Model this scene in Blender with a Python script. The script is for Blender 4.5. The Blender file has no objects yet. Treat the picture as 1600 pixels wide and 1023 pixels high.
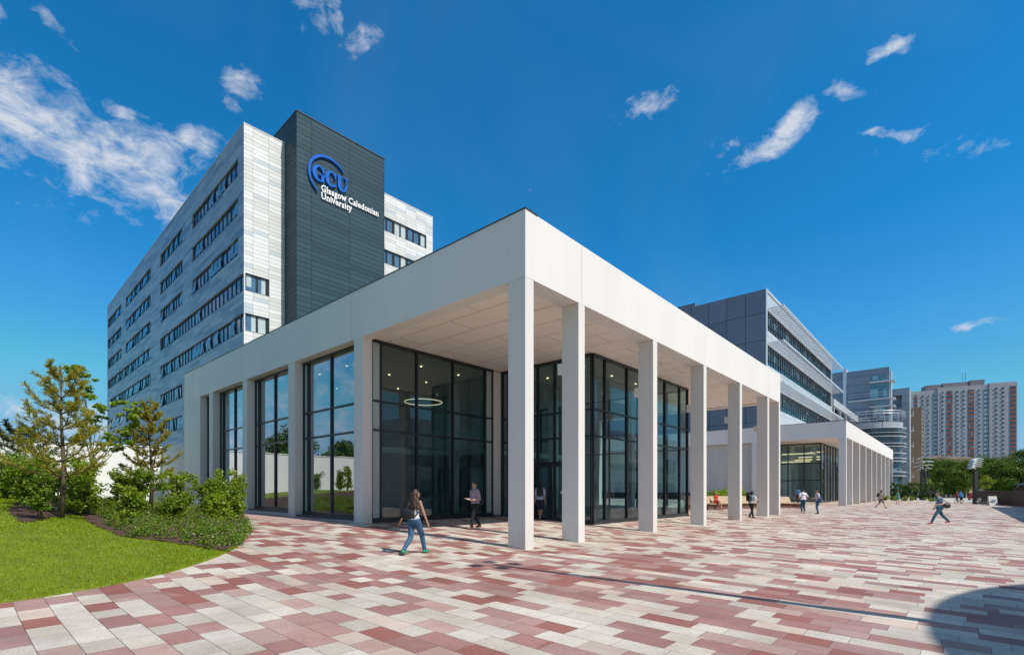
import bpy, bmesh, math, random
import numpy as np
from mathutils import Vector, Matrix, Euler
R = math.radians
scene = bpy.context.scene
col = scene.collection
random.seed(7)
EYE = 1.65; F = 784.0; CX = 800.0; HY = 766.0
P0 = (0.37, 13.94)
ANG = R(138.46)
U = (math.cos(ANG), math.sin(ANG)); V = (math.sin(ANG), -math.cos(ANG))
ROT = R(48.46)

def W(u, v, z=0.0): return Vector((P0[0]+u*U[0]+v*V[0], P0[1]+u*U[1]+v*V[1], z))
def uv(x, y):
    a = x-P0[0]; b = y-P0[1]
    return a*U[0]+b*U[1], a*V[0]+b*V[1]
def slope_z(u): return .5*math.tanh(u/9) if u > 0 else max(-.2, .017*u)
def gz(x, y): return slope_z(uv(x, y)[0])

# ------------------------------------------------------------------ helpers
class MB:
    def __init__(s): s.v = []; s.f = []; s.m = []; s.mi = 0
    def add(s, vs, fs):
        o = len(s.v); s.v += [tuple(p) for p in vs]
        for f in fs: s.f.append(tuple(i+o for i in f)); s.m.append(s.mi)
    def box(s, x0, x1, y0, y1, z0, z1):
        s.add([(x0,y0,z0),(x1,y0,z0),(x1,y1,z0),(x0,y1,z0),(x0,y0,z1),(x1,y0,z1),(x1,y1,z1),(x0,y1,z1)],
              [(0,3,2,1),(4,5,6,7),(0,1,5,4),(1,2,6,5),(2,3,7,6),(3,0,4,7)])
    def bar(s, a, b, w, h=None, up=(0,0,1)):
        h = h or w; a = Vector(a); b = Vector(b); d = (b-a).normalized(); up = Vector(up)
        if abs(d.dot(up)) > .98: up = Vector((1,0,0))
        x = d.cross(up).normalized(); y = x.cross(d).normalized()
        vs = []
        for p in (a, b):
            for sx, sy in ((-1,-1),(1,-1),(1,1),(-1,1)): vs.append(p+x*sx*w/2+y*sy*h/2)
        s.add(vs, [(0,1,2,3),(4,7,6,5),(0,4,5,1),(1,5,6,2),(2,6,7,3),(3,7,4,0)])
    def tube(s, pts, r, n=8, closed=False):
        pts = [Vector(p) for p in pts]; k = len(pts)
        rs = r if isinstance(r, (list, tuple)) else [r]*k
        ref = None; vs = []
        for i, p in enumerate(pts):
            if closed: d = pts[(i+1)%k]-pts[i-1]
            else: d = pts[min(i+1,k-1)]-pts[max(i-1,0)]
            d = d.normalized() if d.length > 1e-9 else Vector((0,0,1))
            if ref is None: ref = Vector((0,0,1)) if abs(d.z) < .9 else Vector((1,0,0))
            x = d.cross(ref); x = x.normalized() if x.length > 1e-6 else Vector((1,0,0))
            y = x.cross(d).normalized(); ref = y
            for j in range(n):
                a = 2*math.pi*j/n; vs.append(p+(x*math.cos(a)+y*math.sin(a))*rs[i])
        fs = []
        for i in range(k if closed else k-1):
            for j in range(n):
                a = i*n+j; b = i*n+(j+1)%n; c = ((i+1)%k)*n+(j+1)%n; d_ = ((i+1)%k)*n+j
                fs.append((a,b,c,d_))
        if not closed:
            fs.append(tuple(range(n))[::-1]); fs.append(tuple(range((k-1)*n, k*n)))
        s.add(vs, fs)
    def cyl(s, c, r, z0, z1, n=24, r1=None):
        r1 = r if r1 is None else r1; vs = []
        for z, q in ((z0,r),(z1,r1)):
            for j in range(n):
                a = 2*math.pi*j/n; vs.append((c[0]+q*math.cos(a), c[1]+q*math.sin(a), z))
        fs = [(j,(j+1)%n,n+(j+1)%n,n+j) for j in range(n)]+[tuple(range(n))[::-1], tuple(range(n,2*n))]
        s.add(vs, fs)
    def ball(s, c, r, n=10, m=7):
        r = r if isinstance(r,(tuple,list)) else (r,r,r); vs = [(c[0],c[1],c[2]-r[2])]
        for i in range(1, m):
            t = math.pi*i/m-math.pi/2
            for j in range(n):
                a = 2*math.pi*j/n; vs.append((c[0]+r[0]*math.cos(t)*math.cos(a), c[1]+r[1]*math.cos(t)*math.sin(a), c[2]+r[2]*math.sin(t)))
        vs.append((c[0],c[1],c[2]+r[2])); fs = [(0,1+(j+1)%n,1+j) for j in range(n)]
        for i in range(m-2):
            for j in range(n): fs.append((1+i*n+j,1+i*n+(j+1)%n,1+(i+1)*n+(j+1)%n,1+(i+1)*n+j))
        o = 1+(m-2)*n; fs += [(o+j,o+(j+1)%n,len(vs)-1) for j in range(n)]
        s.add(vs, fs)
    def capsule(s, a, ra, b, rb, n=10):
        s.tube([a, b], [ra, rb], n); s.ball(a, ra*1.001, n, 6); s.ball(b, rb*1.001, n, 6)
    def build(s, name, mats, parent=None, smooth=False):
        me = bpy.data.meshes.new(name); me.from_pydata(s.v, [], s.f)
        for mm in (mats if isinstance(mats, (list, tuple)) else [mats]): me.materials.append(mm)
        if max(s.m, default=0): me.polygons.foreach_set('material_index', s.m)
        if smooth: me.polygons.foreach_set('use_smooth', [True]*len(s.f))
        me.update(); o = bpy.data.objects.new(name, me); col.objects.link(o)
        if parent: o.parent = parent
        return o
def tag(o, label=None, cat=None, group=None, kind=None):
    if label: o['label'] = label
    if cat: o['category'] = cat
    if group: o['group'] = group
    if kind: o['kind'] = kind
    return o
def thing(name, label, cat, loc=(0,0,0), rz=0, group=None):
    o = bpy.data.objects.new(name, None); col.objects.link(o); o.location = loc; o.rotation_euler = (0,0,rz)
    o.empty_display_size = .3
    return tag(o, label, cat, group)
def copy_tree(o, kids, parent=None):
    c = o.copy(); col.objects.link(c)
    if parent: c.parent = parent
    for ch in kids.get(o.name, []): copy_tree(ch, kids, c)
    return c
def kidmap():
    k = {}
    for o in bpy.data.objects:
        if o.parent: k.setdefault(o.parent.name, []).append(o)
    return k

# ------------------------------------------------------------------ materials
class NT:
    def __init__(s, name):
        s.mat = bpy.data.materials.new(name); s.mat.use_nodes = True; s.t = s.mat.node_tree
        s.bsdf = s.t.nodes['Principled BSDF']; s.out = s.t.nodes['Material Output']
    def n(s, typ, **kw):
        nd = s.t.nodes.new(typ)
        for k, v in kw.items(): setattr(nd, k, v)
        return nd
    def L(s, a, b): s.t.links.new(a, b)
    def val(s, sock, v):
        if isinstance(v, (int, float, tuple, list)): sock.default_value = v
        else: s.L(v, sock)
    def m(s, op, a, b=0.0, c=None):
        nd = s.n('ShaderNodeMath', operation=op); s.val(nd.inputs[0], a); s.val(nd.inputs[1], b)
        if c is not None: s.val(nd.inputs[2], c)
        return nd.outputs[0]
    def coord(s, w='Object'): return s.n('ShaderNodeTexCoord').outputs[w]
    def mapv(s, vec, scale=(1,1,1), loc=(0,0,0), rot=(0,0,0)):
        nd = s.n('ShaderNodeMapping'); s.L(vec, nd.inputs[0]); nd.inputs['Scale'].default_value = scale
        nd.inputs['Location'].default_value = loc; nd.inputs['Rotation'].default_value = rot; return nd.outputs[0]
    def noise(s, vec, sc, det=3, rough=.55):
        nd = s.n('ShaderNodeTexNoise'); s.L(vec, nd.inputs['Vector']); nd.inputs['Scale'].default_value = sc
        nd.inputs['Detail'].default_value = det; nd.inputs['Roughness'].default_value = rough; return nd.outputs['Fac']
    def sep(s, vec):
        nd = s.n('ShaderNodeSeparateXYZ'); s.L(vec, nd.inputs[0]); return nd.outputs
    def comb(s, x, y, z=0.0):
        nd = s.n('ShaderNodeCombineXYZ'); s.val(nd.inputs[0], x); s.val(nd.inputs[1], y); s.val(nd.inputs[2], z); return nd.outputs[0]
    def white(s, vec):
        nd = s.n('ShaderNodeTexWhiteNoise', noise_dimensions='3D'); s.L(vec, nd.inputs['Vector']); return nd.outputs['Value']
    def ramp(s, fac, stops, interp='LINEAR'):
        nd = s.n('ShaderNodeValToRGB'); s.val(nd.inputs[0], fac); cr = nd.color_ramp; cr.interpolation = interp
        while len(cr.elements) < len(stops): cr.elements.new(.5)
        for e, (p, c) in zip(cr.elements, stops): e.position = p; e.color = (*c, 1) if len(c) == 3 else c
        return nd.outputs[0]
    def mix(s, fac, a, b, typ='MIX'):
        nd = s.n('ShaderNodeMix', data_type='RGBA', blend_type=typ); s.val(nd.inputs[0], fac)
        for i, v in ((6,a),(7,b)):
            s.val(nd.inputs[i], (*v,1) if isinstance(v,tuple) and len(v)==3 else v)
        return nd.outputs[2]
    def bump(s, h, dist=.01, st=.5):
        nd = s.n('ShaderNodeBump'); s.L(h, nd.inputs['Height']); nd.inputs['Distance'].default_value = dist
        nd.inputs['Strength'].default_value = st; s.L(nd.outputs[0], s.bsdf.inputs['Normal'])
    def base(s, c): s.val(s.bsdf.inputs['Base Color'], (*c,1) if isinstance(c,tuple) and len(c)==3 else c)
    def rough(s, r): s.val(s.bsdf.inputs['Roughness'], r)

def simple(name, c, rough=.6, var=.12, scale=3.0, metal=0.0, bump=0.0, spec=.5):
    t = NT(name); co = t.coord()
    n1 = t.noise(co, scale, 4); n2 = t.noise(co, scale*9, 3)
    f = t.m('ADD', t.m('MULTIPLY', n1, .7), t.m('MULTIPLY', n2, .3))
    a = tuple(max(0,x*(1-var)) for x in c); b = tuple(min(1,x*(1+var)) for x in c)
    t.base(t.ramp(f, [(.3,a),(.7,b)])); t.rough(rough); t.bsdf.inputs['Metallic'].default_value = metal
    t.bsdf.inputs['Specular IOR Level'].default_value = spec
    if bump: t.bump(n2, bump)
    return t.mat

def concrete(name, c, stain=.10):
    t = NT(name); co = t.coord()
    big = t.noise(t.mapv(co, (.5,.5,.12)), 1.2, 5); fine = t.noise(co, 22, 4); streak = t.noise(t.mapv(co, (5,5,.16)), 1.0, 4)
    f = t.m('ADD', t.m('MULTIPLY', big, .55), t.m('ADD', t.m('MULTIPLY', fine, .3), t.m('MULTIPLY', streak, .15)))
    a = tuple(x*(1-stain) for x in c); b = tuple(min(1,x*(1+stain*.6)) for x in c)
    colr = t.ramp(f, [(.32,a),(.62,b)])
    pit = t.noise(co, 90, 2); pm = t.m('LESS_THAN', pit, .3)
    colr = t.mix(t.m('MULTIPLY', pm, .35), colr, tuple(x*.6 for x in c))
    zz = t.sep(co)[2]; bd = t.m('MULTIPLY', t.m('MINIMUM', t.m('MAXIMUM', t.m('SUBTRACT', .75, zz), 0.0), 1.0), t.noise(t.mapv(co, (3,3,.8)), 2.0, 5))
    colr = t.mix(t.m('MULTIPLY', bd, .75), colr, (.62,.57,.50), 'MULTIPLY')
    t.base(colr); t.rough(.75); t.bump(fine, .004, .6); return t.mat

def glass(name, tint=(.42,.60,.58), base=.10, gain=1.0, wav=.0):
    t = NT(name); tr = t.n('ShaderNodeBsdfTransparent'); tr.inputs[0].default_value = (*tint,1)
    gl = t.n('ShaderNodeBsdfGlossy'); gl.inputs['Roughness'].default_value = 0.0; gl.inputs[0].default_value = (.9,.95,1,1)
    fr = t.n('ShaderNodeFresnel'); fr.inputs[0].default_value = 1.55
    if wav:
        b = t.n('ShaderNodeBump'); b.inputs['Distance'].default_value = wav; b.inputs['Strength'].default_value = 1
        t.L(t.noise(t.coord(), .8, 1), b.inputs['Height']); t.L(b.outputs[0], gl.inputs['Normal'])
    mx = t.n('ShaderNodeMixShader'); t.L(t.m('MINIMUM', t.m('ADD', t.m('MULTIPLY', fr.outputs[0], gain), base), .95), mx.inputs[0])
    t.L(tr.outputs[0], mx.inputs[1]); t.L(gl.outputs[0], mx.inputs[2]); t.L(mx.outputs[0], t.out.inputs[0]); return t.mat

def room_glass(name, dark=(.012,.02,.028), blind=(.30,.34,.36), share=.22, cell=(1.2,3.67), refl=.8, spec=1.0):
    """glazing with a dim room / blind seen behind it (opaque), each pane a little different"""
    t = NT(name); co = t.coord(); x, y, z = t.sep(co)[0:3]
    cx_ = t.m('FLOOR', t.m('DIVIDE', t.m('ADD', x, y), cell[0])); cz = t.m('FLOOR', t.m('DIVIDE', z, cell[1]))
    r = t.white(t.comb(cx_, cz, 3.3)); fz = t.m('FRACT', t.m('DIVIDE', z, cell[1]))
    isb = t.m('MULTIPLY', t.m('LESS_THAN', r, share), t.m('GREATER_THAN', fz, t.m('ADD', .25, t.m('MULTIPLY', t.white(t.comb(cz, cx_, 1.0)), .4))))
    n = t.noise(co, 1.3, 3)
    c = t.mix(isb, t.mix(n, dark, tuple(q*3 for q in dark)), blind)
    t.base(c); t.rough(.03); t.bsdf.inputs['Specular IOR Level'].default_value = spec; t.bsdf.inputs['IOR'].default_value = 1.5+refl*.5
    return t.mat

def planks(name, ph, ln, tones, seam=.006, gloss=.35, off=0.0, jx=None, metal=0.0):
    """horizontal cladding planks; coordinate along the wall = x+y"""
    t = NT(name); co = t.coord(); x, y, z = t.sep(co)[0:3]
    h = t.m('ADD', t.m('ADD', x, y), off); rz_ = t.m('DIVIDE', z, ph); row = t.m('FLOOR', rz_); fr = t.m('FRACT', rz_)
    sh = t.white(t.comb(row, 5.1, 0.0)) if jx is None else 0.0
    hx = t.m('ADD', t.m('DIVIDE', h, ln), sh); cell = t.m('FLOOR', hx); fx = t.m('FRACT', hx)
    r = t.white(t.comb(cell, row, 1.7))
    c = t.ramp(r, tones, 'CONSTANT')
    c = t.mix(t.m('MULTIPLY', t.noise(t.mapv(co, (.3,.3,.08)), 1.5, 3), .25), c, (.35,.4,.45), 'MULTIPLY')
    e1 = t.m('LESS_THAN', fr, seam/ph); e2 = t.m('LESS_THAN', fx, seam*.8/ln)
    ed = t.m('MAXIMUM', e1, e2)
    c = t.mix(ed, c, (.02,.025,.03)); t.base(c); t.rough(gloss); t.bsdf.inputs['Metallic'].default_value = metal
    t.bump(t.m('SUBTRACT', 1.0, ed), .01, .5)
    if gloss > .5: t.bsdf.inputs['Specular IOR Level'].default_value = .15
    return t.mat

def panels(name, c, pw, ph, seam=.02, var=.1, gloss=.35, metal=0.0, off=(0,0), seamc=(.02,.025,.03)):
    t = NT(name); co = t.coord(); x, y, z = t.sep(co)[0:3]
    hx = t.m('DIVIDE', t.m('ADD', t.m('ADD', x, y), off[0]), pw); hz = t.m('DIVIDE', t.m('ADD', z, off[1]), ph)
    r = t.white(t.comb(t.m('FLOOR', hx), t.m('FLOOR', hz), .3))
    n = t.noise(t.mapv(co, (1,1,.2)), .6, 4)
    f = t.m('ADD', t.m('MULTIPLY', r, .6), t.m('MULTIPLY', n, .4))
    cc = t.ramp(f, [(.1, tuple(q*(1-var) for q in c)), (.9, tuple(min(1,q*(1+var)) for q in c))])
    ed = t.m('MAXIMUM', t.m('LESS_THAN', t.m('FRACT', hx), seam/pw), t.m('LESS_THAN', t.m('FRACT', hz), seam/ph))
    t.base(t.mix(ed, cc, seamc)); t.rough(gloss); t.bsdf.inputs['Metallic'].default_value = metal
    t.bump(t.m('SUBTRACT', 1.0, ed), .01, .4); return t.mat

def leafmat(name, c1, c2, c3=None, trans=.35):
    t = NT(name); g = t.n('ShaderNodeNewGeometry'); r = g.outputs['Random Per Island']
    n = t.noise(t.coord(), 1.6, 2)
    f = t.m('ADD', t.m('MULTIPLY', r, .65), t.m('MULTIPLY', n, .35))
    cc = t.ramp(f, [(.1,c1),(.5,c2),(.9,c3 or c2)])
    d = t.n('ShaderNodeBsdfDiffuse'); t.L(cc, d.inputs[0]); tl = t.n('ShaderNodeBsdfTranslucent')
    t.L(t.mix(1.0, cc, (1.5,1.6,.6), 'MULTIPLY'), tl.inputs[0]); gl = t.n('ShaderNodeBsdfGlossy'); gl.inputs['Roughness'].default_value = .4
    m1 = t.n('ShaderNodeMixShader'); m1.inputs[0].default_value = trans; t.L(d.outputs[0], m1.inputs[1]); t.L(tl.outputs[0], m1.inputs[2])
    m2 = t.n('ShaderNodeMixShader'); m2.inputs[0].default_value = .02; t.L(m1.outputs[0], m2.inputs[1]); t.L(gl.outputs[0], m2.inputs[2])
    t.L(m2.outputs[0], t.out.inputs[0]); return t.mat

def paving_mat():
    t = NT('granite_plank_paving'); P = t.coord(); x, y, z = t.sep(P)[0:3]      # object frame: x across rows (v), y along rows (u)
    rw = .335; Lc = 1.12
    rv = t.m('DIVIDE', x, rw); row = t.m('FLOOR', rv); fr = t.m('FRACT', rv)
    sh = t.white(t.comb(row, 9.2, .5)); hu = t.m('ADD', t.m('DIVIDE', y, Lc), t.m('MULTIPLY', sh, 7.0))
    cell = t.m('FLOOR', hu); fu = t.m('FRACT', hu)
    sp = t.m('ADD', .34, t.m('MULTIPLY', t.white(t.comb(cell, row, 4.4)), .32))
    sec = t.m('GREATER_THAN', fu, sp); cid = t.m('ADD', t.m('MULTIPLY', cell, 2.0), sec)
    idv = t.comb(cid, row, .7); r = t.white(idv); r2 = t.white(t.comb(cid, row, 8.1))
    # clusters: more red in patches and near the camera, paler towards the far right
    cl = t.noise(t.mapv(P, (.16,.11,1)), 1.0, 2)
    far = t.m('MINIMUM', t.m('MAXIMUM', t.m('MULTIPLY', t.m('ADD', x, 4.0), .012), 0.0), .13)
    k = t.m('ADD', t.m('SUBTRACT', r, t.m('MULTIPLY', t.m('SUBTRACT', cl, .5), .75)), far)
    c = t.ramp(k, [(0.0,(.36,.15,.125)),(.13,(.41,.22,.195)),(.30,(.46,.285,.25)),(.45,(.53,.37,.32)),(.51,(.66,.545,.455)),(.60,(.64,.58,.49)),(.80,(.71,.655,.57))], 'CONSTANT')
    sp1 = t.noise(P, 42, 3, .8); sp2 = t.noise(P, 120, 1, .5)
    g = t.m('ADD', t.m('MULTIPLY', sp1, .6), t.m('MULTIPLY', sp2, .4))
    c = t.mix(.70, c, t.ramp(g, [(.36,(.50,.48,.48)),(.5,(1,1,1)),(.66,(1.0,1.0,1.0))]), 'MULTIPLY')
    c = t.mix(1.0, c, t.ramp(r2, [(0,(.84,.84,.84)),(1,(1.0,.99,.98))]), 'MULTIPLY')
    dirt = t.noise(P, .7, 6, .7); c = t.mix(t.m('MULTIPLY', t.m('MAXIMUM', t.m('SUBTRACT', dirt, .38), 0.0), 2.6), c, (.66,.61,.57), 'MULTIPLY')
    st = t.m('LESS_THAN', t.noise(P, 3.1, 2, .4), .235); c = t.mix(t.m('MULTIPLY', st, .25), c, (.25,.22,.2))
    j1 = t.m('LESS_THAN', t.m('MINIMUM', fr, t.m('SUBTRACT', 1.0, fr)), .0045/rw)
    e = t.m('MINIMUM', t.m('ABSOLUTE', t.m('SUBTRACT', fu, sp)), t.m('MINIMUM', fu, t.m('SUBTRACT', 1.0, fu)))
    j2 = t.m('LESS_THAN', e, .0035/Lc); j = t.m('MAXIMUM', j1, j2)
    c = t.mix(t.m('MULTIPLY', j, .8), c, (.10,.075,.06))
    t.base(c); t.rough(t.m('ADD', .55, t.m('MULTIPLY', r2, .2))); t.bsdf.inputs['Specular IOR Level'].default_value = .3
    t.bump(t.m('SUBTRACT', t.m('MULTIPLY', sp1, .3), j), .004, .5); return t.mat

def sett_mat():
    t = NT('small_granite_setts'); P = t.coord()
    b = t.n('ShaderNodeTexBrick'); t.L(P, b.inputs['Vector']); b.inputs['Scale'].default_value = 1
    b.inputs['Brick Width'].default_value = .2; b.inputs['Row Height'].default_value = .1; b.inputs['Mortar Size'].default_value = .006
    b.inputs['Color1'].default_value = (.44,.25,.21,1); b.inputs['Color2'].default_value = (.56,.43,.36,1); b.inputs['Mortar'].default_value = (.2,.16,.14,1)
    t.base(t.mix(.3, b.outputs[0], t.ramp(t.noise(P, 5, 3), [(.3,(.6,.6,.6)),(.7,(1,1,1))]), 'MULTIPLY')); t.rough(.75); t.bump(t.noise(P, 40, 2), .003); return t.mat

def ceil_mat():
    t = NT('ceiling_panels'); P = t.coord()
    x, y, z = t.sep(P)[0:3]
    rw = t.m('DIVIDE', x, 1.2); row = t.m('FLOOR', rw); fr = t.m('FRACT', rw)
    hu = t.m('ADD', t.m('DIVIDE', y, 3.0), t.m('MULTIPLY', row, .5)); fu = t.m('FRACT', hu)
    ed = t.m('MAXIMUM', t.m('LESS_THAN', fr, .017), t.m('LESS_THAN', fu, .007))
    r = t.white(t.comb(row, t.m('FLOOR', hu), 2.0))
    c = t.ramp(r, [(0,(.88,.81,.75)),(1,(.93,.86,.80))])
    t.base(t.mix(ed, c, (.12,.09,.08))); t.rough(.6); return t.mat

def emit(name, c, s):
    t = NT(name); t.base(c); t.bsdf.inputs['Emission Color'].default_value = (*c,1); t.bsdf.inputs['Emission Strength'].default_value = s; return t.mat

M = {}
M['white'] = concrete('white_precast', (.76,.745,.72), .06)
M['white2'] = concrete('white_precast_column', (.72,.70,.67), .07)
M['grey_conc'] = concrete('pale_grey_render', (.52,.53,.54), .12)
M['white_render'] = concrete('white_render', (.80,.80,.79), .03)
M['paving'] = paving_mat(); M['sett'] = sett_mat(); M['ceil'] = ceil_mat()
M['frame'] = simple('dark_window_frame', (.018,.024,.030), .35, .2)
M['sill'] = simple('dark_sill_metal', (.03,.035,.045), .4, .2)
M['glass'] = glass('tinted_glass', (.60,.80,.79), .05, 1.0, .003)
M['glass_f'] = glass('reflective_glass', (.38,.52,.50), .30, 1.6, .003)
M['strip'] = simple('frosted_glass_panel', (.42,.50,.48), .25, .06)
M['int_floor'] = simple('interior_floor', (.30,.30,.29), .3, .2)
M['int_wall'] = simple('interior_wall', (.50,.66,.64), .6, .15, .6)
M['int_dark'] = simple('interior_dark_panel', (.12,.20,.20), .5, .3, .5)
M['int_ceil'] = simple('interior_ceiling', (.66,.64,.60), .7, .05)
M['lamp'] = emit('lamp_glow', (1,.72,.42), 3.0); M['ring'] = emit('ring_lamp_glow', (1,.74,.46), .9)
M['white_box'] = simple('wall_light_white', (.75,.73,.70), .4, .05)
M['coping'] = simple('dark_coping', (.05,.055,.06), .4, .1)
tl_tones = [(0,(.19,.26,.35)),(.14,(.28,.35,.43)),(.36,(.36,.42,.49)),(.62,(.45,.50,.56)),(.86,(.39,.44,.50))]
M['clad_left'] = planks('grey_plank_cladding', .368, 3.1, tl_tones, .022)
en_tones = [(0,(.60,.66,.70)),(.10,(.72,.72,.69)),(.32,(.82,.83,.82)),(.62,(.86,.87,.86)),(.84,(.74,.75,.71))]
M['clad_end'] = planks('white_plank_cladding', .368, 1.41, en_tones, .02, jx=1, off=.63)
M['clad_dark'] = planks('dark_slate_cladding', .46, 3.95, [(0,(.036,.078,.102)),(.5,(.041,.086,.112)),(.8,(.032,.070,.093))], .06, .55, jx=1, off=1.5)
M['t_glass'] = room_glass('tower_glazing', (.012,.045,.10), (.16,.24,.30), .06)
M['t_glass2'] = room_glass('tower_end_glazing', (.04,.09,.15), (.50,.60,.60), .55, (.9,3.67), .3, .5)
M['sash'] = simple('open_sash_glass', (.16,.30,.42), .04, .1)
M['blue_panel'] = panels('slate_blue_panels', (.15,.185,.24), 2.3, 3.35, .06, .14, .3)
M['silver'] = panels('silver_panels', (.52,.55,.58), 3.0, 1.3, .03, .06, .3)
M['shade'] = simple('silver_louvre', (.62,.65,.68), .35, .06, metal=.3)
M['b_glass'] = room_glass('office_glazing', (.015,.03,.04), (.20,.30,.36), .4, (1.0,4.2))
M['gp'] = panels('grey_blue_panels', (.20,.25,.31), 9.0, 1.9, .07, .12, .35)
M['gp2'] = panels('pale_grey_panels', (.36,.39,.43), 3.2, 1.9, .07, .10, .4)
M['tan'] = simple('tan_stone', (.40,.25,.14), .8, .1, .3)
M['flat_wall'] = panels('flats_concrete', (.48,.47,.49), 3.3, 2.7, .12, .05, .8, seamc=(.25,.23,.24))
M['brick_red'] = simple('flats_red_panel', (.33,.13,.085), .8, .15)
M['pale_balc'] = simple('flats_pale_panel', (.48,.56,.62), .6, .1)
M['far_win'] = room_glass('flats_window', (.04,.06,.09), (.35,.42,.48), .3, (1.4,2.7), .2, .4)
M['far_frame'] = simple('flats_white_frame', (.6,.62,.64), .6, .05)
M['bark'] = simple('bark', (.12,.085,.055), .9, .35, 12, bump=.01)
M['pale_bark'] = simple('pale_bark', (.42,.37,.30), .8, .3, 14)
M['steel_dark'] = simple('dark_painted_steel', (.025,.027,.03), .4, .2)
M['steel'] = simple('brushed_steel', (.5,.52,.55), .3, .1, metal=.7)
M['reflector'] = simple('lamp_reflector_panel', (.62,.68,.72), .3, .1)
M['timber'] = simple('pale_timber', (.50,.37,.24), .6, .22, 6)
M['timber_dark'] = simple('brown_timber_base', (.16,.085,.06), .7, .25, 5)
M['rust'] = simple('dark_brown_cladding', (.035,.018,.014), .7, .3, 2)
M['path'] = panels('pale_stone_path', (.47,.45,.41), 1.2, .6, .01, .08, .8, seamc=(.25,.24,.22))
M['asphalt'] = simple('asphalt', (.06,.06,.06), .9, .2, 2)
M['soil'] = simple('bark_mulch_soil', (.075,.040,.026), .95, .45, 8, bump=.03)
M['lawn_base'] = simple('lawn_ground', (.13,.18,.006), .95, .3, 2.0)
M['grass'] = leafmat('grass_blades', (.16,.22,.004), (.26,.34,.005), (.36,.43,.010), .45)
M['leaf_bright'] = leafmat('bright_leaves', (.12,.20,.012), (.23,.33,.025), (.34,.43,.06), .45)
M['leaf_mid'] = leafmat('mid_leaves', (.07,.14,.012), (.15,.24,.018), (.25,.34,.04), .42)
M['leaf_cover'] = leafmat('ground_cover_leaves', (.07,.14,.015), (.14,.22,.025), (.22,.31,.055), .38)
M['leaf_dark'] = leafmat('dark_leaves', (.025,.055,.012), (.045,.095,.02), (.07,.13,.03), .25)
M['far_leaf'] = leafmat('far_tree_leaves', (.03,.065,.010), (.075,.14,.014), (.13,.20,.025), .25)
M['yellow_leaf'] = leafmat('yellow_green_leaves', (.12,.17,.02), (.19,.24,.03), (.26,.31,.05), .4)
M['needle'] = leafmat('pine_needles', (.17,.17,.015), (.33,.30,.03), (.48,.40,.07), .35)
M['needle_dark'] = leafmat('dark_pine_needles', (.03,.06,.02), (.055,.09,.03), (.08,.12,.04), .2)
M['flower'] = leafmat('purple_flowers', (.35,.05,.40), (.50,.10,.52), (.65,.22,.60), .3)
M['ground'] = simple('far_ground', (.12,.13,.09), .95, .3, .05)
M['blue_sign'] = simple('sign_blue', (.0,.13,.58), .3, .03); M['white_sign'] = simple('sign_white', (.85,.85,.84), .4, .02)

# ------------------------------------------------------------------ terrain
EDGE = [(-20,-30),(-14,-16),(-10.4,-4),(-8.6,2),(-7.6,5.5),(-7.22,7.07),(-6.92,7.49),(-6.57,8.41),(-6.39,9.36),(-6.42,10.3),(-6.52,11.12),(-6.76,12.32),(-7.58,14.32),(-8.86,16.9),(-10.92,20.53),(-15.2,26.78),(-18.69,31.18),(-25.0,36.3)]
_E = [(b, a) for a, b in EDGE]
def xe(y):
    if y <= _E[0][0]: return _E[0][1]
    for (y0,x0),(y1,x1) in zip(_E, _E[1:]):
        if y <= y1:
            t = (y-y0)/(y1-y0); return x0+(x1-x0)*t
    return _E[-1][1]
_seg = [(Vector(a), Vector(b)) for a, b in zip(EDGE, EDGE[1:])]
def edist(x, y):
    p = Vector((x,y)); best = 1e9
    for a, b in _seg:
        d = b-a; t = max(0, min(1, (p-a).dot(d)/d.length_squared)); best = min(best, (p-a-d*t).length)
    return best
def mound(x, y):
    if x > xe(y): return gz(x, y)
    d = edist(x, y); t = min(1, d/10.5); s = t*t*(3-2*t)
    return gz(x, y)+.03*min(1,d/.05)+1.02*s+.10*min(1,d/3)+.035*math.sin(x*1.1+y*.7)*min(1,d/2)
def hitpx(px, py):
    dx = (px-CX)/F; dz = (HY-py)/F; Y = 3.0
    while Y < 90:
        if EYE+dz*Y <= mound(dx*Y, Y): return (dx*Y, Y, mound(dx*Y, Y))
        Y += .02
    return (dx*Y, Y, 0)

def sheet_uv(name, us, vs, mat, dz=0.0):
    o_ = MB(); n = len(vs)
    for u in us:
        for v in vs: o_.v.append((v, u, slope_z(u)+dz))
    for i in range(len(us)-1):
        for j in range(n-1): o_.f.append((i*n+j, i*n+j+1, (i+1)*n+j+1, (i+1)*n+j)); o_.m.append(0)
    ob = o_.build(name, mat); ob.location = (P0[0], P0[1], 0); ob.rotation_euler = (0,0,ROT)
    return tag(ob, kind='structure')
us = [-60,-40,-30,-20]+[x*.5-14 for x in range(0,100)]+[40,50]
plaza = sheet_uv('plaza_paving', us, [-45,-30,-15,0,15,30,45,60,75,93], M['paving'])
sheet_uv('stone_path', [-60,-40,-20,-12,-6,-2,0,4,8,16,30], [93,120,150,200,300], M['path'], .0)
sheet_uv('sett_paving_strip', [x*.5+9.5 for x in range(0,42)], [-2.1,-1,.2], M['sett'], .006)
g = MB(); g.add([(-3000,-3000,-.6),(3000,-3000,-.6),(3000,3000,-.6),(-3000,3000,-.6)], [(0,1,2,3)])
tag(g.build('ground', M['ground']), kind='structure')
rd = sheet_uv('road', [-120,-60,0,60], [300,312], M['asphalt'], .25)

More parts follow.
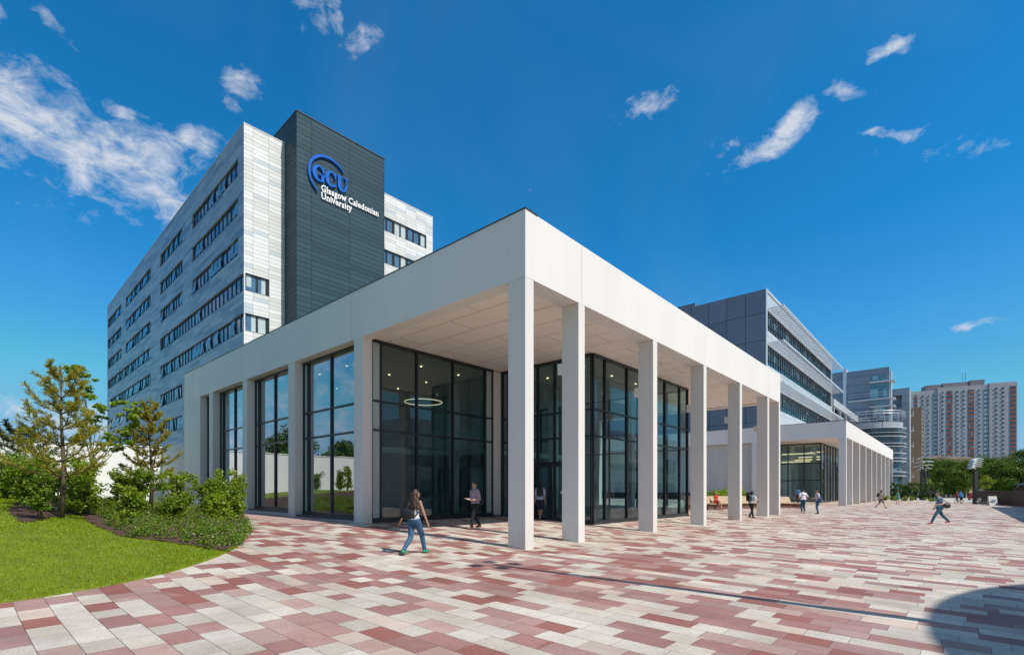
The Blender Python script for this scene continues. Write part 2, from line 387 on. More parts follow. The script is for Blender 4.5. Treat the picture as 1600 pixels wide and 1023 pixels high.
lw = MB(); ys = [-30+.5*i for i in range(int(71/.5))]; ts = [0,.05,.15,.3,.6]+[1+.5*i for i in range(24)]+[14,17,21,27,35,45,60]
for y in ys:
    for t_ in ts: lw.v.append((xe(y)-t_, y, mound(xe(y)-t_-1e-4, y) if t_ > 0 else gz(xe(y), y)-.02))
n_ = len(ts)
for i in range(len(ys)-1):
    for j in range(n_-1): lw.f.append((i*n_+j, i*n_+j+1, (i+1)*n_+j+1, (i+1)*n_+j)); lw.m.append(0)
tag(lw.build('lawn_ground', M['lawn_base'], smooth=True), kind='structure')

bed_px = [(392,842),(372,852),(348,862),(301,852),(241,845),(189,838),(142,818),(128,803),(96,806),(60,814),(34,817),(14,802),(20,790)]
bed = [hitpx(*p)[:2] for p in bed_px]
bed_poly = bed+[(-17.5,18),(-24,24),(-26,34),(-20,31),(-18.69,31.18),(-15.2,26.78),(-10.92,20.53),(-8.86,16.9),(-7.58,14.32)]
def inpoly(x, y, P):
    c = False; j = len(P)-1
    for i in range(len(P)):
        if (P[i][1] > y) != (P[j][1] > y) and x < (P[j][0]-P[i][0])*(y-P[i][1])/(P[j][1]-P[i][1]+1e-12)+P[i][0]: c = not c
        j = i
    return c
sb = MB(); st = .16; nx = int(22/st); ny = int(26/st); idx = {}
def sv(i, j):
    if (i,j) not in idx:
        x = -27+i*st; y = 9+j*st; idx[(i,j)] = len(sb.v); sb.v.append((min(x, xe(y)-.01), y, mound(min(x, xe(y)-.01), y)+.025+.015*math.sin(x*9)*math.cos(y*8)))
    return idx[(i,j)]
for i in range(nx):
    for j in range(ny):
        x = -27+(i+.5)*st; y = 9+(j+.5)*st
        if x < xe(y) and inpoly(x, y, bed_poly): sb.f.append((sv(i,j),sv(i+1,j),sv(i+1,j+1),sv(i,j+1))); sb.m.append(0)
tag(sb.build('planting_bed_soil', M['soil'], smooth=True), kind='structure')

def quads(name, C, A, B, mat, parent=None, fold=.0):
    """many small faces: centres C, half vectors A (length) and B (width): a pointed leaf of 4 corners"""
    n = len(C); Vv = np.empty((n,4,3)); Vv[:,0] = C-A; Vv[:,1] = C+B-A*.1; Vv[:,2] = C+A; Vv[:,3] = C-B-A*.1
    if fold: Vv[:,1,2] += fold; Vv[:,3,2] += fold
    me = bpy.data.meshes.new(name); me.vertices.add(n*4); me.vertices.foreach_set('co', Vv.reshape(-1).astype(np.float32))
    me.loops.add(n*4); me.loops.foreach_set('vertex_index', np.arange(n*4, dtype=np.int32))
    me.polygons.add(n); me.polygons.foreach_set('loop_start', np.arange(0,n*4,4, dtype=np.int32)); me.polygons.foreach_set('loop_total', np.full(n,4,dtype=np.int32))
    me.materials.append(mat); me.update(); me.validate()
    o = bpy.data.objects.new(name, me); col.objects.link(o)
    if parent: o.parent = parent
    return o
rng = np.random.default_rng(11)

# grass blades
def grass():
    pts = []
    for i in range(150000):
        y = 5.5+rng.random()**1.3*17; d = .01+rng.random()**1.25*13; x = xe(y)-d
        if x/y < -1.13 or inpoly(x, y, bed_poly): continue
        pts.append((x, y))
    C = np.array([(x, y, mound(x, y)) for x, y in pts]); n = len(C)
    h = .028+.030*rng.random(n); a = rng.random(n)*6.28; dist = C[:,1]; w = .003+.0006*np.maximum(dist-6,0)
    tilt = rng.normal(0,.45,(n,2)); A = np.stack([tilt[:,0]*h*.5, tilt[:,1]*h*.5, h*.5],1); B = np.stack([np.cos(a)*w, np.sin(a)*w, np.zeros(n)],1)
    C[:,2] += h*.5-.004
    tag(quads('lawn_grass', C, A, B, M['grass']), 'short bright green mown grass covering the mound', 'grass', kind='stuff')
grass()

# ------------------------------------------------------------------ vegetation
def leaf_cloud(centers, radii, n, size, up=.5, shell=.55, seed=0, aspect=.6):
    r_ = np.random.default_rng(seed); centers = np.array(centers, float); radii = np.array(radii, float)
    if radii.ndim == 1: radii = np.repeat(radii[:,None],3,1)
    w = (radii[:,0]*radii[:,1]*radii[:,2])**(2/3); w /= w.sum(); k = r_.choice(len(centers), n, p=w)
    d = r_.normal(size=(n,3)); d /= np.linalg.norm(d,axis=1)[:,None]; rr = shell+(1-shell)*r_.random(n)**.6; rr *= (.82+.3*r_.random(n))
    C = centers[k]+d*radii[k]*rr[:,None]
    nrm = d*.6+r_.normal(size=(n,3))*.6+np.array([0,0,up]); nrm /= np.linalg.norm(nrm,axis=1)[:,None]
    t = r_.normal(size=(n,3)); t -= (t*nrm).sum(1)[:,None]*nrm; t /= np.linalg.norm(t,axis=1)[:,None]; b = np.cross(nrm,t)
    s = size*(.6+.8*r_.random(n))[:,None]
    return C, t*s, b*s*aspect
def rl(o, p): return (p[0]-o[0], p[1]-o[1], p[2]-o[2])

def broad_tree(name, label, cat, x, y, z, h, w, leaf, mat, n=6000, nb=12, seed=0, trunk_h=.3, group=None, tr=.14, bark='bark', shape='round'):
    r_ = random.Random(seed); root = thing(name, label, cat, (x,y,z), 0, group); t = MB()
    t.tube([(0,0,-.1),(r_.uniform(-.02,.02)*h,0,h*trunk_h),(r_.uniform(-.03,.03)*h,.0,h*.62),(0,0,h*.88)], [tr,tr*.8,tr*.45,tr*.12], 8)
    cs, rs = [], []
    for i in range(nb):
        a = r_.random()*6.28; f = r_.random(); zz = h*(trunk_h+.08+(1-trunk_h-.16)*f)
        if shape == 'cone': rad = w*.5*(1-f*.85)*.75
        else: rad = w*.5*math.sin(math.pi*min(.95,.22+f*.72))*.72
        q = math.sqrt(r_.random()); c = (math.cos(a)*rad*q, math.sin(a)*rad*q, zz); cs.append(c)
        s = w*(.13+.10*r_.random())*(1.15 if nb < 14 else .9); rs.append((s,s,s*.78))
        t.tube([(0,0,h*(trunk_h*.7+.3*f)),(c[0]*.6,c[1]*.6,(h*(trunk_h*.7+.3*f)+zz)/2),c], [tr*.4,tr*.25,tr*.07], 5)
    t.build('trunk', M[bark], root, True)
    C, A, B = leaf_cloud(cs, rs, n, leaf, .4, .35, seed)
    quads('crown', C, A, B, mat, root); return root

def shrub(name, label, x, y, h, w, leaf, mat, n=1600, seed=0, stems=5, bark='bark', group=None, airy=.5, lowfrac=.25):
    z = mound(x, y); r_ = random.Random(seed); root = thing(name, label, 'shrub', (x,y,z), 0, group); t = MB(); cs, rs = [], []
    for i in range(stems):
        a = r_.random()*6.28; rr = w*.5*r_.random()**.6*.7; tip = Vector((math.cos(a)*rr, math.sin(a)*rr, h*(.72+.26*r_.random())))
        mid = Vector((tip.x*.35, tip.y*.35, tip.z*.45)); t.tube([(r_.uniform(-.04,.04),r_.uniform(-.04,.04),-.05), mid, tip], [.018*h/1.3,.012*h/1.3,.004], 6)
        for k in range(6):
            f = lowfrac+(1-lowfrac)*(k+r_.random())/6; q = mid*(f*2) if f < .5 else mid.lerp(tip, f*2-1)
            b = r_.random()*6.28; e = q+Vector((math.cos(b), math.sin(b), .35))*w*.22*r_.random()*(1.3-f)
            e.z = min(e.z, h); t.tube([q, e], [.005,.002], 4); cs.append(tuple(e)); s = w*(.09+.09*r_.random())*(1.3-airy); rs.append((s,s,s*.85))
    t.build('stem', M[bark], root, True); C, A, B = leaf_cloud(cs, rs, n, leaf, .6, .1, seed)
    quads('foliage', C, A, B, mat, root); return root

def pine(label, x, y, h, w, mat, seed=0, tiers=7, per=6, z=None, start=.28, group=None, nl=.075, dens=46, low=1.0):
    z = mound(x, y) if z is None else z; r_ = random.Random(seed); rn = np.random.default_rng(seed); root = thing('pine_tree', label, 'tree', (x,y,z), 0, group); t = MB()
    t.tube([(0,0,-.1),(.02*h,0,h*.3),(-.01*h,.01*h,h*.65),(0,0,h*.97)], [.016*h,.013*h,.007*h,.002*h], 8)
    CC, AA = [], []
    def tuft(a, b, n):
        a = np.array(a); b = np.array(b); ax = b-a; l = np.linalg.norm(ax); ax = ax/max(l,1e-6)
        f = rn.random(n)[:,None]; p = a+(b-a)*f; d = rn.normal(size=(n,3)); d -= (d@ax)[:,None]*ax; d /= np.linalg.norm(d,axis=1)[:,None]
        d = d*.8+ax*.75; d /= np.linalg.norm(d,axis=1)[:,None]; L_ = nl*(.7+.5*rn.random(n))[:,None]
        CC.append(p+d*L_*.5); AA.append(d*L_*.5)
    for k in range(tiers):
        f = (k+.2)/tiers; zz = h*(start+(1-start)*f*.95); ln = w*.5*(1-f)**.75*1.05+w*.06
        if k == 0: ln *= low
        for j in range(per if k < tiers-1 else 4):
            a = 6.28*j/per+k*1.9+r_.uniform(-.3,.3); L_ = ln*r_.uniform(.6,1.1); d = Vector((math.cos(a), math.sin(a), 0)); up = .28+.5*f
            s = Vector((0,0,zz)); e1 = s+d*L_*.55+Vector((0,0,L_*up*.45)); e2 = s+d*L_*.95+Vector((0,0,L_*up*1.55))
            t.tube([s,e1,e2], [.0045*h*(1-f*.5),.003*h,.0015*h], 5); tuft(s.lerp(e1,.35), e1, int(dens*.8)); tuft(e1, e2, int(dens*1.6))
            for q in range(5):
                ff = .3+.15*q; b0 = s.lerp(e1, ff*2) if ff < .5 else e1.lerp(e2, ff*2-1); sd = d.cross(Vector((0,0,1)))*(1 if q%2 else -1)
                b1 = b0+(sd*.55+d*.6+Vector((0,0,.35+.4*f)))*L_*r_.uniform(.25,.42); t.tube([b0,b1], [.002*h,.001*h], 4); tuft(b0.lerp(b1,.2), b1, dens)
    tuft((0,0,h*.82),(0,0,h),dens*3)
    t.build('trunk', M['bark'], root, True); C = np.concatenate(CC); A = np.concatenate(AA); b = rn.normal(size=A.shape); B = np.cross(A,b); B /= np.linalg.norm(B,axis=1)[:,None]
    quads('needles', C, A, B*.0045*(1+y/14), mat, root); return root

pine('tall olive green pine with long upswept branches left of the garden shrubs', -11.95, 13.3, 4.1, 2.5, M['needle'], 3, 7, 5, start=.24, dens=44, nl=.12)
pine('smaller bushy pine with a pointed leader in front of the white garden wall', -13.2, 18.3, 4.3, 1.95, M['needle'], 8, 8, 6, start=.18, dens=46, nl=.10)
pine('dark green pine at the far left edge behind the hedge', -20.6, 21.0, 2.9, 3.2, M['needle_dark'], 21, 5, 6, start=.3, dens=50, nl=.14)
pine('tiny young spruce poking out of the shrubs below the white wall', -14.3, 18.3, 1.35, .7, M['needle_dark'], 31, 5, 5, start=.2, dens=26, nl=.05)
def sapling():
    x, y = -14.2, 17.0; z = mound(x,y); root = thing('young_tree', 'slender young tree with open bright green leaf clumps beside the tall pine', 'tree', (x,y,z)); t = MB(); r_ = random.Random(5)
    cs, rs = [], []
    tips = [(-.45,0,3.95),(-.35,.1,3.6),(-.2,0,3.25),(.05,.1,3.0),(.3,0,2.75),(.75,.1,3.1),(.95,0,2.8),(1.15,0,2.45),(.6,.1,2.3),(.2,0,2.3),(-.1,0,2.6),(-.55,0,2.9),(.9,-.1,2.0),(.5,0,1.9),(-.35,0,2.0),(1.3,0,2.9),(-.5,.3,2.4),(.1,.4,1.8)]
    t.tube([(0,0,-.1),(.0,0,1.1),(-.08,0,1.9),(-.2,0,2.9),(-.42,0,3.95)], [.035,.03,.022,.014,.004], 7)
    for tx,ty,tz in tips:
        s = Vector((-.04,0,max(.9,tz*.5))); t.tube([s, (tx*.6,ty*.6,s.z+(tz-s.z)*.5), (tx,ty,tz)], [.014,.009,.003], 5)
        for q in range(5): cs.append((tx+r_.gauss(0,.11), ty+r_.gauss(0,.12), tz-.05+r_.gauss(0,.10))); s_ = r_.uniform(.06,.12); rs.append((s_*1.25,s_*1.25,s_*.6))
    root.scale = (1.2,1.2,1.2)
    t.build('trunk', M['pale_bark'], root, True); C,A,B = leaf_cloud(cs, rs, 4200, .046, .8, .2, 4); quads('crown', C, A, B, M['leaf_bright'], root)
sapling()
# shrubs along the bed: front row with visible stems, then the hedge-like row behind
front = [((139,803),1.25,1.0,'leafy shrub with forked pale stems at the front of the bed','pale_bark',1500,'leaf_bright'),
         ((63,813),1.15,1.0,'upright leafy shrub standing nearest the lawn at the left','bark',1500,'leaf_mid'),
         ((87,800),1.2,.9,'thin stemmed shrub between the front two shrubs and the tall pine','pale_bark',900,'leaf_mid')]
for i,(p,h,w,lab,bk,n,lm) in enumerate(front):
    x,y,z = hitpx(*p); shrub('garden_shrub', lab, x, y, h, w, .034, M[lm], n, 40+i, 5, bk, 'shrubs in the planting bed', .35, .3)
row = [(-19.8,17.6,1.5,2.3,'hedge shrub at the far left end of the bed, cut by the photo edge','leaf_mid'),
       (-17.6,17.4,1.45,2.1,'hedge shrub second from the left, behind the lawn','leaf_mid'),
       (-15.6,16.6,1.45,2.0,'hedge shrub directly left of the tall pine trunk','leaf_bright'),
       (-13.7,15.9,1.5,1.9,'hedge shrub directly right of the tall pine trunk','leaf_bright'),
       (-12.5,16.4,1.45,1.8,'hedge shrub below the slender young tree','leaf_mid'),
       (-11.9,17.8,1.5,1.8,'hedge shrub below the tiny young spruce','leaf_bright'),
       (-11.8,19.6,1.45,1.7,'hedge shrub in front of the smaller bushy pine','leaf_mid'),
       (-11.9,21.0,1.75,1.7,'tall loose shrub with upright shoots beside the grey end wall','leaf_bright'),
       (-10.1,17.9,.95,1.3,'low bright shrub nearest the narrow window of the white pavilion','leaf_bright'),
       (-10.8,16.0,.85,1.2,'low shrub in the middle of the flowering ground cover','leaf_mid'),
 (-11.2,14.6,1.05,1.3,'rounded shrub just right of the tall pine at the front of the bed','leaf_bright'),
 (-12.6,14.6,1.25,1.4,'leafy shrub hiding the foot of the tall pine','leaf_bright'),
 (-9.9,16.6,.9,1.1,'small shrub with pale new leaves near the curved end of the bed','leaf_bright'),
 (-10.6,18.9,1.25,1.3,'upright shrub between the smaller pine and the white pavilion','leaf_mid'),
 (-14.6,15.2,1.3,1.6,'broad shrub at the left of the tall pine','leaf_mid'),
 (-11.2,19.0,1.1,1.1,'loose shrub leaning towards the first glazed bay of the pavilion','leaf_bright')]
for i,(x,y,h,w,lab,lm) in enumerate(row):
    h *= 1.14; w *= 1.08
    shrub('garden_shrub', lab, x, y, h, w, .045, M[lm], 4600 if h > 1.2 else 2200, 60+i, 9, 'bark', 'shrubs in the planting bed', .50, .12)
# ground cover
def cover():
    C_, S_ = [], []; r_ = random.Random(3); tries = 0; fl = []
    while len(C_) < 900 and tries < 20000:
        tries += 1; y = r_.uniform(10.5,26); x = xe(y)-r_.random()**1.1*6.0
        if not inpoly(x,y,bed_poly): continue
        front_gap = hitfront(x,y)
        if front_gap < .30 and edist(x,y) > 1.2 and r_.random() < .8: continue
        if x < -10.9 and y < 15.0 and r_.random() < .8: continue
        s = r_.uniform(.11,.24); e = edist(x,y); C_.append((x,y,mound(x,y)+s*.55)); S_.append((s,s,s*1.05*(.6+.5*min(1,e))))
        if r_.random() < .55:
            for q in range(r_.randint(1,3)): fl.append((x+r_.uniform(-s,s), y+r_.uniform(-s,s), mound(x,y)+s*1.25+r_.uniform(0,.06)))
    C,A,B = leaf_cloud(C_, S_, 80000, .025, .9, .3, 9, .8)
    C[:,2] = np.maximum(C[:,2], np.array([mound(a,b) for a,b in C[:,:2]])+.01)
    tag(quads('ground_cover', C, A, B, M['leaf_cover']), 'low leafy green ground cover spreading over the curved end of the bed', 'plants', kind='stuff')
    f = np.array(fl); n = len(f); k = np.repeat(f, 5, 0); a = np.tile(np.arange(5)*1.2566, n)
    A = np.stack([np.cos(a)*.017, np.sin(a)*.017, np.full(len(a),.004)],1); B = np.stack([-np.sin(a)*.013, np.cos(a)*.013, np.zeros(len(a))],1)
    tag(quads('small_flowers', k+A, A, B, M['flower']), 'small purple flowers scattered over the ground cover', 'flowers', kind='stuff')
def hitfront(x, y):
    p = Vector((x,y)); best = 9
    for a, b in zip(bed[1:], bed[2:]):
        a = Vector(a); b = Vector(b); d = b-a; t_ = max(0,min(1,(p-a).dot(d)/d.length_squared)); best = min(best,(p-a-d*t_).length)
    return best
cover()

# ------------------------------------------------------------------ wall with openings
def wall_holes(mb, org, d, L, z0, z1, rects, depth, nrm, mi=0, mir=0):
    """vertical wall from org along d (2D unit), openings rects (a0,a1,z0,z1), reveals go depth along -nrm"""
    xs = sorted({0.0, L} | {min(L,max(0,r[i])) for r in rects for i in (0,1)}); zs = sorted({z0, z1} | {r[i] for r in rects for i in (2,3)})
    P = lambda a, z, k=0.0: (org[0]+d[0]*a-nrm[0]*k, org[1]+d[1]*a-nrm[1]*k, z)
    flip = (d[0]*nrm[1]-d[1]*nrm[0]) > 0
    for i in range(len(xs)-1):
        for j in range(len(zs)-1):
            xm = (xs[i]+xs[i+1])/2; zm = (zs[j]+zs[j+1])/2
            if any(r[0] < xm < r[1] and r[2] < zm < r[3] for r in rects): continue
            q = [P(xs[i],zs[j]),P(xs[i+1],zs[j]),P(xs[i+1],zs[j+1]),P(xs[i],zs[j+1])]
            mb.mi = mi; mb.add(q if not flip else q[::-1], [(0,1,2,3)])
    mb.mi = mir
    for a0,a1,b0,b1 in rects:
        for p, q in (((a0,b0),(a1,b0)),((a1,b0),(a1,b1)),((a1,b1),(a0,b1)),((a0,b1),(a0,b0))):
            mb.add([P(*p),P(*q),P(*q,depth),P(*p,depth)], [(0,1,2,3)])
    mb.mi = 0

# ------------------------------------------------------------------ pavilion 1
PB = (P0[0], P0[1], 0)
pav = thing('colonnade_pavilion', 'large white colonnaded pavilion with deep fascia and glazed lobby, nearest the camera', 'building', PB, ROT)
# local frame: x = v (along the right colonnade), y = u (along the left facade)
ZF, ZT = 7.60, 9.48
VE, UE = 26.94, 30.04
fa = MB()
def seg(mb, cuts, fn):
    for a, b in zip(cuts, cuts[1:]): fn(a+.006, b-.006)
seg(fa, [0,2.8,13.3,24.05,VE], lambda a,b: fa.box(a if a > .1 else 0, b, 0, .65, ZF, ZT))
seg(fa, [.36,9.0,19.9,UE], lambda a,b: fa.box(0, .5, a if a > 1 else .655, b, ZF, ZT))
fa.box(VE-.6, VE, .656, UE, ZF, ZT); fa.box(.51, VE-.61, UE-.4, UE, ZF, ZT)
fas = fa.build('fascia', M['white'], pav)
cp = MB(); cp.box(-.02, .55, -.02, UE, ZT+.002, ZT+.035); cp.build('coping', M['coping'], pav)
rf = MB(); rf.box(.501, VE-.601, .651, UE-.401, 9.0, 9.2); rf.build('roof', M['grey_conc'], pav)
ce = MB(); ce.box(.56, VE-.66, .72, 8.4, ZF+.06, ZF+.16); ce.build('ceiling', M['ceil'], pav)
cg = MB(); cg.box(.505, VE-.605, .655, 8.45, ZF+.17, ZF+.2); cg.build('ceiling_shadow_gap', M['coping'], pav)
def column(v0, v1, u0, u1, zt=ZF):
    m = MB(); z0 = slope_z(u0)-.15; m.box(v0, v1, u0, u1, z0, zt-.004); o = m.build('column', M['white2'], pav)
    b = o.modifiers.new('edge', 'BEVEL'); b.width = .006; b.segments = 1; return o
cols = [(0,.37),(2.62,2.98),(7.85,8.21),(13.14,13.5),(18.45,18.81),(23.88,24.24),(26.58,26.94)]
for a, b in cols: column(a, b, 0, .645)
for a, b in ((8.2,8.83),(13.92,14.55),(19.41,20.03),(24.6,25.22)): column(0, .42, a, b)
column(7.42, 7.98, 8.32, 8.9)                    # inner column of the lobby
ew = MB(); ew.box(0, .42, 26.85, UE, -.1, ZF-.004); ew.build('end_wall', M['white2'], pav)
dw = MB(); dw.box(VE-.4, VE, 14, UE, -.1, ZF-.004); dw.build('rear_wall', M['white2'], pav)
for (a, b) in cols[1:6]:
    m = MB(); m.box(a+.06, a+.30, .66, .86, 5.45, 5.80); wl = m.build('wall_light', M['white_box'], pav)
    m = MB(); m.cyl((a+.18,.76), .07, 5.44, 5.449, 10); m.build('lens', M['steel'], wl)
for k,(v,u) in enumerate([(3.4,4.2),(6.4,2.2)]): pass

def glazed(name, axis, fixed, a0, a1, z0, z1, mull, trans, gm, strips=(), fw=.07, door=None):
    """glazed wall in local frame. axis 'x': runs along v at u=fixed; 'y': runs along u at v=fixed"""
    fr = MB()
    def bx(p, q, zz0, zz1, t):
        if axis == 'x': fr.box(p, q, fixed-t, fixed+t, zz0, zz1)
        else: fr.box(fixed-t, fixed+t, p, q, zz0, zz1)
    for m_ in [a0+fw/2, a1-fw/2]+list(mull): bx(m_-fw/2, m_+fw/2, z0, z1, .075)
    for zt in trans: bx(a0, a1, zt-fw/2, zt+fw/2, .068)
    bx(a0, a1, z0, z0+.14, .09); bx(a0, a1, z1-.10, z1, .09)
    if door:
        d0, d1, dz = door; bx(d0, d1, dz, dz+.22, .12)
        k = d0
        while k <= d1+.01: bx(k-.05, k+.05, z0, dz, .10); k += (d1-d0)/4
    o = fr.build(name, M['frame'], pav); gp = MB(); sps = []
    cuts = [a0]+sorted(mull)+[a1]
    for a, b in zip(cuts, cuts[1:]):
        isst = any(s0-.01 <= a and b <= s1+.01 for s0, s1 in strips); tgt = MB() if isst else gp
        if isst: sps.append(tgt)
        if axis == 'x': tgt.add([(a,fixed,z0),(b,fixed,z0),(b,fixed,z1),(a,fixed,z1)], [(0,1,2,3)])
        else: tgt.add([(fixed,a,z0),(fixed,b,z0),(fixed,b,z1),(fixed,a,z1)], [(3,2,1,0)])
    if gp.v: gp.build('pane', gm, o)
    for q_ in sps: q_.build('side_panel', M['strip'], o)

    return o
TR = [4.06, 5.22]
for a0, a1, zs in ((8.83,13.92,.50),(14.55,19.41,.64),(20.03,24.6,.80),(25.22,26.85,.95)):
    c = (a0+a1)/2; ml = [a0+.45, c, a1-.45] if a1-a0 > 3 else [a0+.5, a1-.45]
    st = [(a0,a0+.45),(a1-.45,a1)] if a1-a0 > 3 else [(a0,a0+.5),(a1-.45,a1)]
    glazed('window', 'y', .47, a0, a1, zs+.05, ZF-.02, ml, TR, M['glass_f'], st)
    s = MB(); s.box(.08, .39, a0+.004, a1-.004, zs-.05, zs+.05); s.build('sill', M['sill'], pav)
    s = MB(); s.box(.04, .42, a0+.004, a1-.004, -.1, zs-.052); s.build('plinth', M['grey_conc'], pav)
    s = MB(); s.box(.56, 1.3, a0, a1, ZF+.0, ZF+.2); s.build('soffit', M['ceil'], pav)
glazed('window', 'x', 8.38, .45, 7.42, .42, ZF+.04, [.92,2.72,4.78,6.89], TR, M['glass'], [(.45,.92),(6.89,7.42)])
glazed('window', 'y', 8.07, 2.95, 8.32, .22, ZF+.04, [4.0,5.0,6.0,7.0,7.9], TR, M['glass'], (), .07, (3.55,7.0,2.75))
glazed('window', 'x', 2.95, 8.07, 18.4, .18, ZF+.04, [9.08,11.1,13.1,15.3,17.23], TR, M['glass'], ())
glazed('window', 'y', 18.4, 2.95, 14.0, .3, ZF+.04, [4.2,6.2,8.2,10.2,12.2], TR, M['glass'], ())
db = MB(); db.box(8.0, 18.45, 2.86, 3.04, .0, .2); db.box(.45, 8.0, 8.28, 8.46, .25, .43); db.box(7.98,8.16,3.05,8.27,.0,.24); db.build('base_frame', M['sill'], pav)
# interior
m = MB(); m.box(.95, 18.3, 8.5, 29.5, .30, .44); m.box(8.17, 18.3, 3.05, 8.49, .2, .43); m.build('interior_floor', M['int_floor'], pav)
m = MB(); m.box(.95, 18.3, 8.5, 29.5, ZF, ZF+.1); m.box(8.17, 18.3, 3.05, 8.49, ZF-.0, ZF+.055); m.build('interior_ceiling', M['int_ceil'], pav)
m = MB(); m.box(10.6, 10.8, 14.5, 29.4, .45, ZF-.01); m.box(1.5, 10.59, 22.6, 22.8, .45, ZF-.01); m.box(18.1,18.3,14.1,29.4,.45,ZF-.01); m.build('interior_wall', M['int_wall'], pav)
m = MB(); m.box(4.2, 10.5, 13.2, 13.4, .45, 3.6); m.box(12.2,17.6,11.2,11.4,.45,3.5); m.box(9.2,11.2,9.2,9.5,.45,2.9); m.build('screen_wall', M['int_dark'], pav)
m = MB(); m.box(3.5, 18.0, 13.6, 22.0, 3.62, 3.95); m.box(8.3,18.0,9.9,13.59,3.62,3.9); m.build('mezzanine', M['int_wall'], pav)
for v, u in ((3.6,13.0),(8.3,12.2),(13.2,8.9),(16.4,5.6),(11.4,5.8),(3.6,18.5)):
    m = MB(); m.box(v-.2, v+.2, u-.2, u+.2, .45, ZF-.01); m.build('interior_column', M['white2'], pav)
m = MB(); m.box(5.2, 7.4, 11.6, 12.3, .45, 1.5); m.build('reception_desk', M['int_dark'], pav)
for v in (2.0, 4.4, 6.8):
    for u in (10.2, 12.8, 15.4, 18.0):
        m = MB(); m.cyl((v,u), .045, ZF-.04, ZF-.005, 10); m.build('downlight', M['lamp'], pav)
for v, u in ((9.6,4.4),(12.2,4.4),(14.8,4.4),(17.2,4.4),(10.4,7.2),(13.4,7.2),(16.0,7.2)):
    m = MB(); m.cyl((v,u), .05, ZF-.04, ZF-.005, 10); m.build('downlight', M['lamp'], pav)
m = MB(); cc = (5.65, 11.6); m.tube([(cc[0]+.95*math.cos(a*.1309), cc[1]+.95*math.sin(a*.1309), 6.2) for a in range(48)], .022, 6, True)
rl_ = m.build('ring_lamp', M['ring'], pav); m = MB()
for k in range(3): a = k*2.094; m.tube([(cc[0]+.95*math.cos(a),cc[1]+.95*math.sin(a),6.22),(cc[0],cc[1],ZF-.02)], .006, 4)
m.build('suspension_wire', M['steel_dark'], rl_)
m = MB(); m.box(8.02, 8.05, 4.5, 4.62, 1.5, 1.62); m.build('notice', M['white_box'], pav)

# low wall in line with the facade and the white garden wall running off to the left
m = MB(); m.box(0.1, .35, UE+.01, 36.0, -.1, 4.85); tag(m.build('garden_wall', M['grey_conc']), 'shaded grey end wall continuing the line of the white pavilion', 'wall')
o = bpy.data.objects['garden_wall']; o.location = PB; o.rotation_euler = (0,0,ROT)
m = MB(); m.box(-30, .09, 35.7, 36.0, -.2, 4.85); m.box(-30.05,.09,35.65,36.05,4.852,4.92)
o = tag(m.build('garden_wall', M['white_render']), 'long bright white wall behind the hedge and pine trees', 'wall'); o.location = PB; o.rotation_euler = (0,0,ROT)

# ------------------------------------------------------------------ tower block
At = math.atan2(784, -845); TROT = At-math.pi/2; TB = (-24.42, 45.7, 0)
tw = thing('office_tower', 'tall grey and white plank clad office block with a dark slate tower', 'building', TB, TROT)
HT = 35.1; rows = [32.55-3.67*k for k in range(9)]; hh = 1.62
left = []   # (u0,u1,z0,z1)
def lr(u0, u1, k): left.append((u0, u1, rows[k]-hh, rows[k]))
for k in (0,1,2): lr(1.45,15.7,k); lr(19.6,29.7,k); lr(35.0,51.4,k); lr(54.8,66.9,k)
lr(.12,29.7,3); lr(.12,29.7,4); lr(35.0,66.9,3); lr(35.0,64.5,4)
for k in (5,6,7): lr(19.6,29.7,k); lr(35.0,51.4,k); lr(54.8,66.9,k)
right = [(.12,2.25,rows[3]-hh,rows[3]),(.12,2.25,rows[4]-hh,rows[4])]
for k in range(0,6): right.append((13.3,20.65,rows[k]-hh,rows[k]))
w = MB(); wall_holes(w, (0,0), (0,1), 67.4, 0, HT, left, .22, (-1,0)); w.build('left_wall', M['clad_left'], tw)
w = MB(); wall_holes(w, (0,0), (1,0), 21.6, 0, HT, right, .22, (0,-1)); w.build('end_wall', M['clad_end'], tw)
w = MB(); w.add([(21.6,0,0),(21.6,67.4,0),(21.6,67.4,HT),(21.6,0,HT),(0,67.4,0),(0,67.4,HT)], [(0,1,2,3),(1,4,5,2)]); w.build('rear_wall', M['clad_left'], tw)
w = MB(); w.box(.02,21.58,.02,67.38,HT-.4,HT-.02); w.build('roof', M['grey_conc'], tw)
w = MB(); w.box(-.03,.12,-.03,67.45,HT,HT+.06); w.box(.12,21.65,-.03,.12,HT,HT+.06); w.build('coping', M['white_box'], tw)
r_ = random.Random(12)
for (a,b,c,d) in left:
    fr = MB(); k = .2; wdt = b-a; n = max(2, round(wdt/1.18)); stp = wdt/n; gp = MB(); sa = []
    fr.box(k-.05,k+.05,a,b,c,c+.07); fr.box(k-.05,k+.05,a,b,d-.07,d); fr.box(-.02,k-.06,a,b,c,c+.03)
    for i in range(n+1):
        p = a+i*stp; q = .085 if 0 < i < n else .05
        fr.box(k-.06,k+.05,max(a,p-q),min(b,p+q),c+.07,d-.07)
        if i < n:
            if r_.random() < .33: sa.append([(k-.07,p+.13,d-.1),(k-.07,p+stp-.13,d-.1),(k-.24,p+stp-.13,c+.12),(k-.24,p+.13,c+.12)])
    gp.add([(k,a,c),(k,b,c),(k,b,d),(k,a,d)], [(3,2,1,0)])
    o = fr.build('window', M['frame'], tw); gp.build('pane', M['t_glass'], o)
    for q_ in sa: sm = MB(); sm.add(q_, [(0,1,2,3)]); sm.build('open_sash', M['sash'], o)
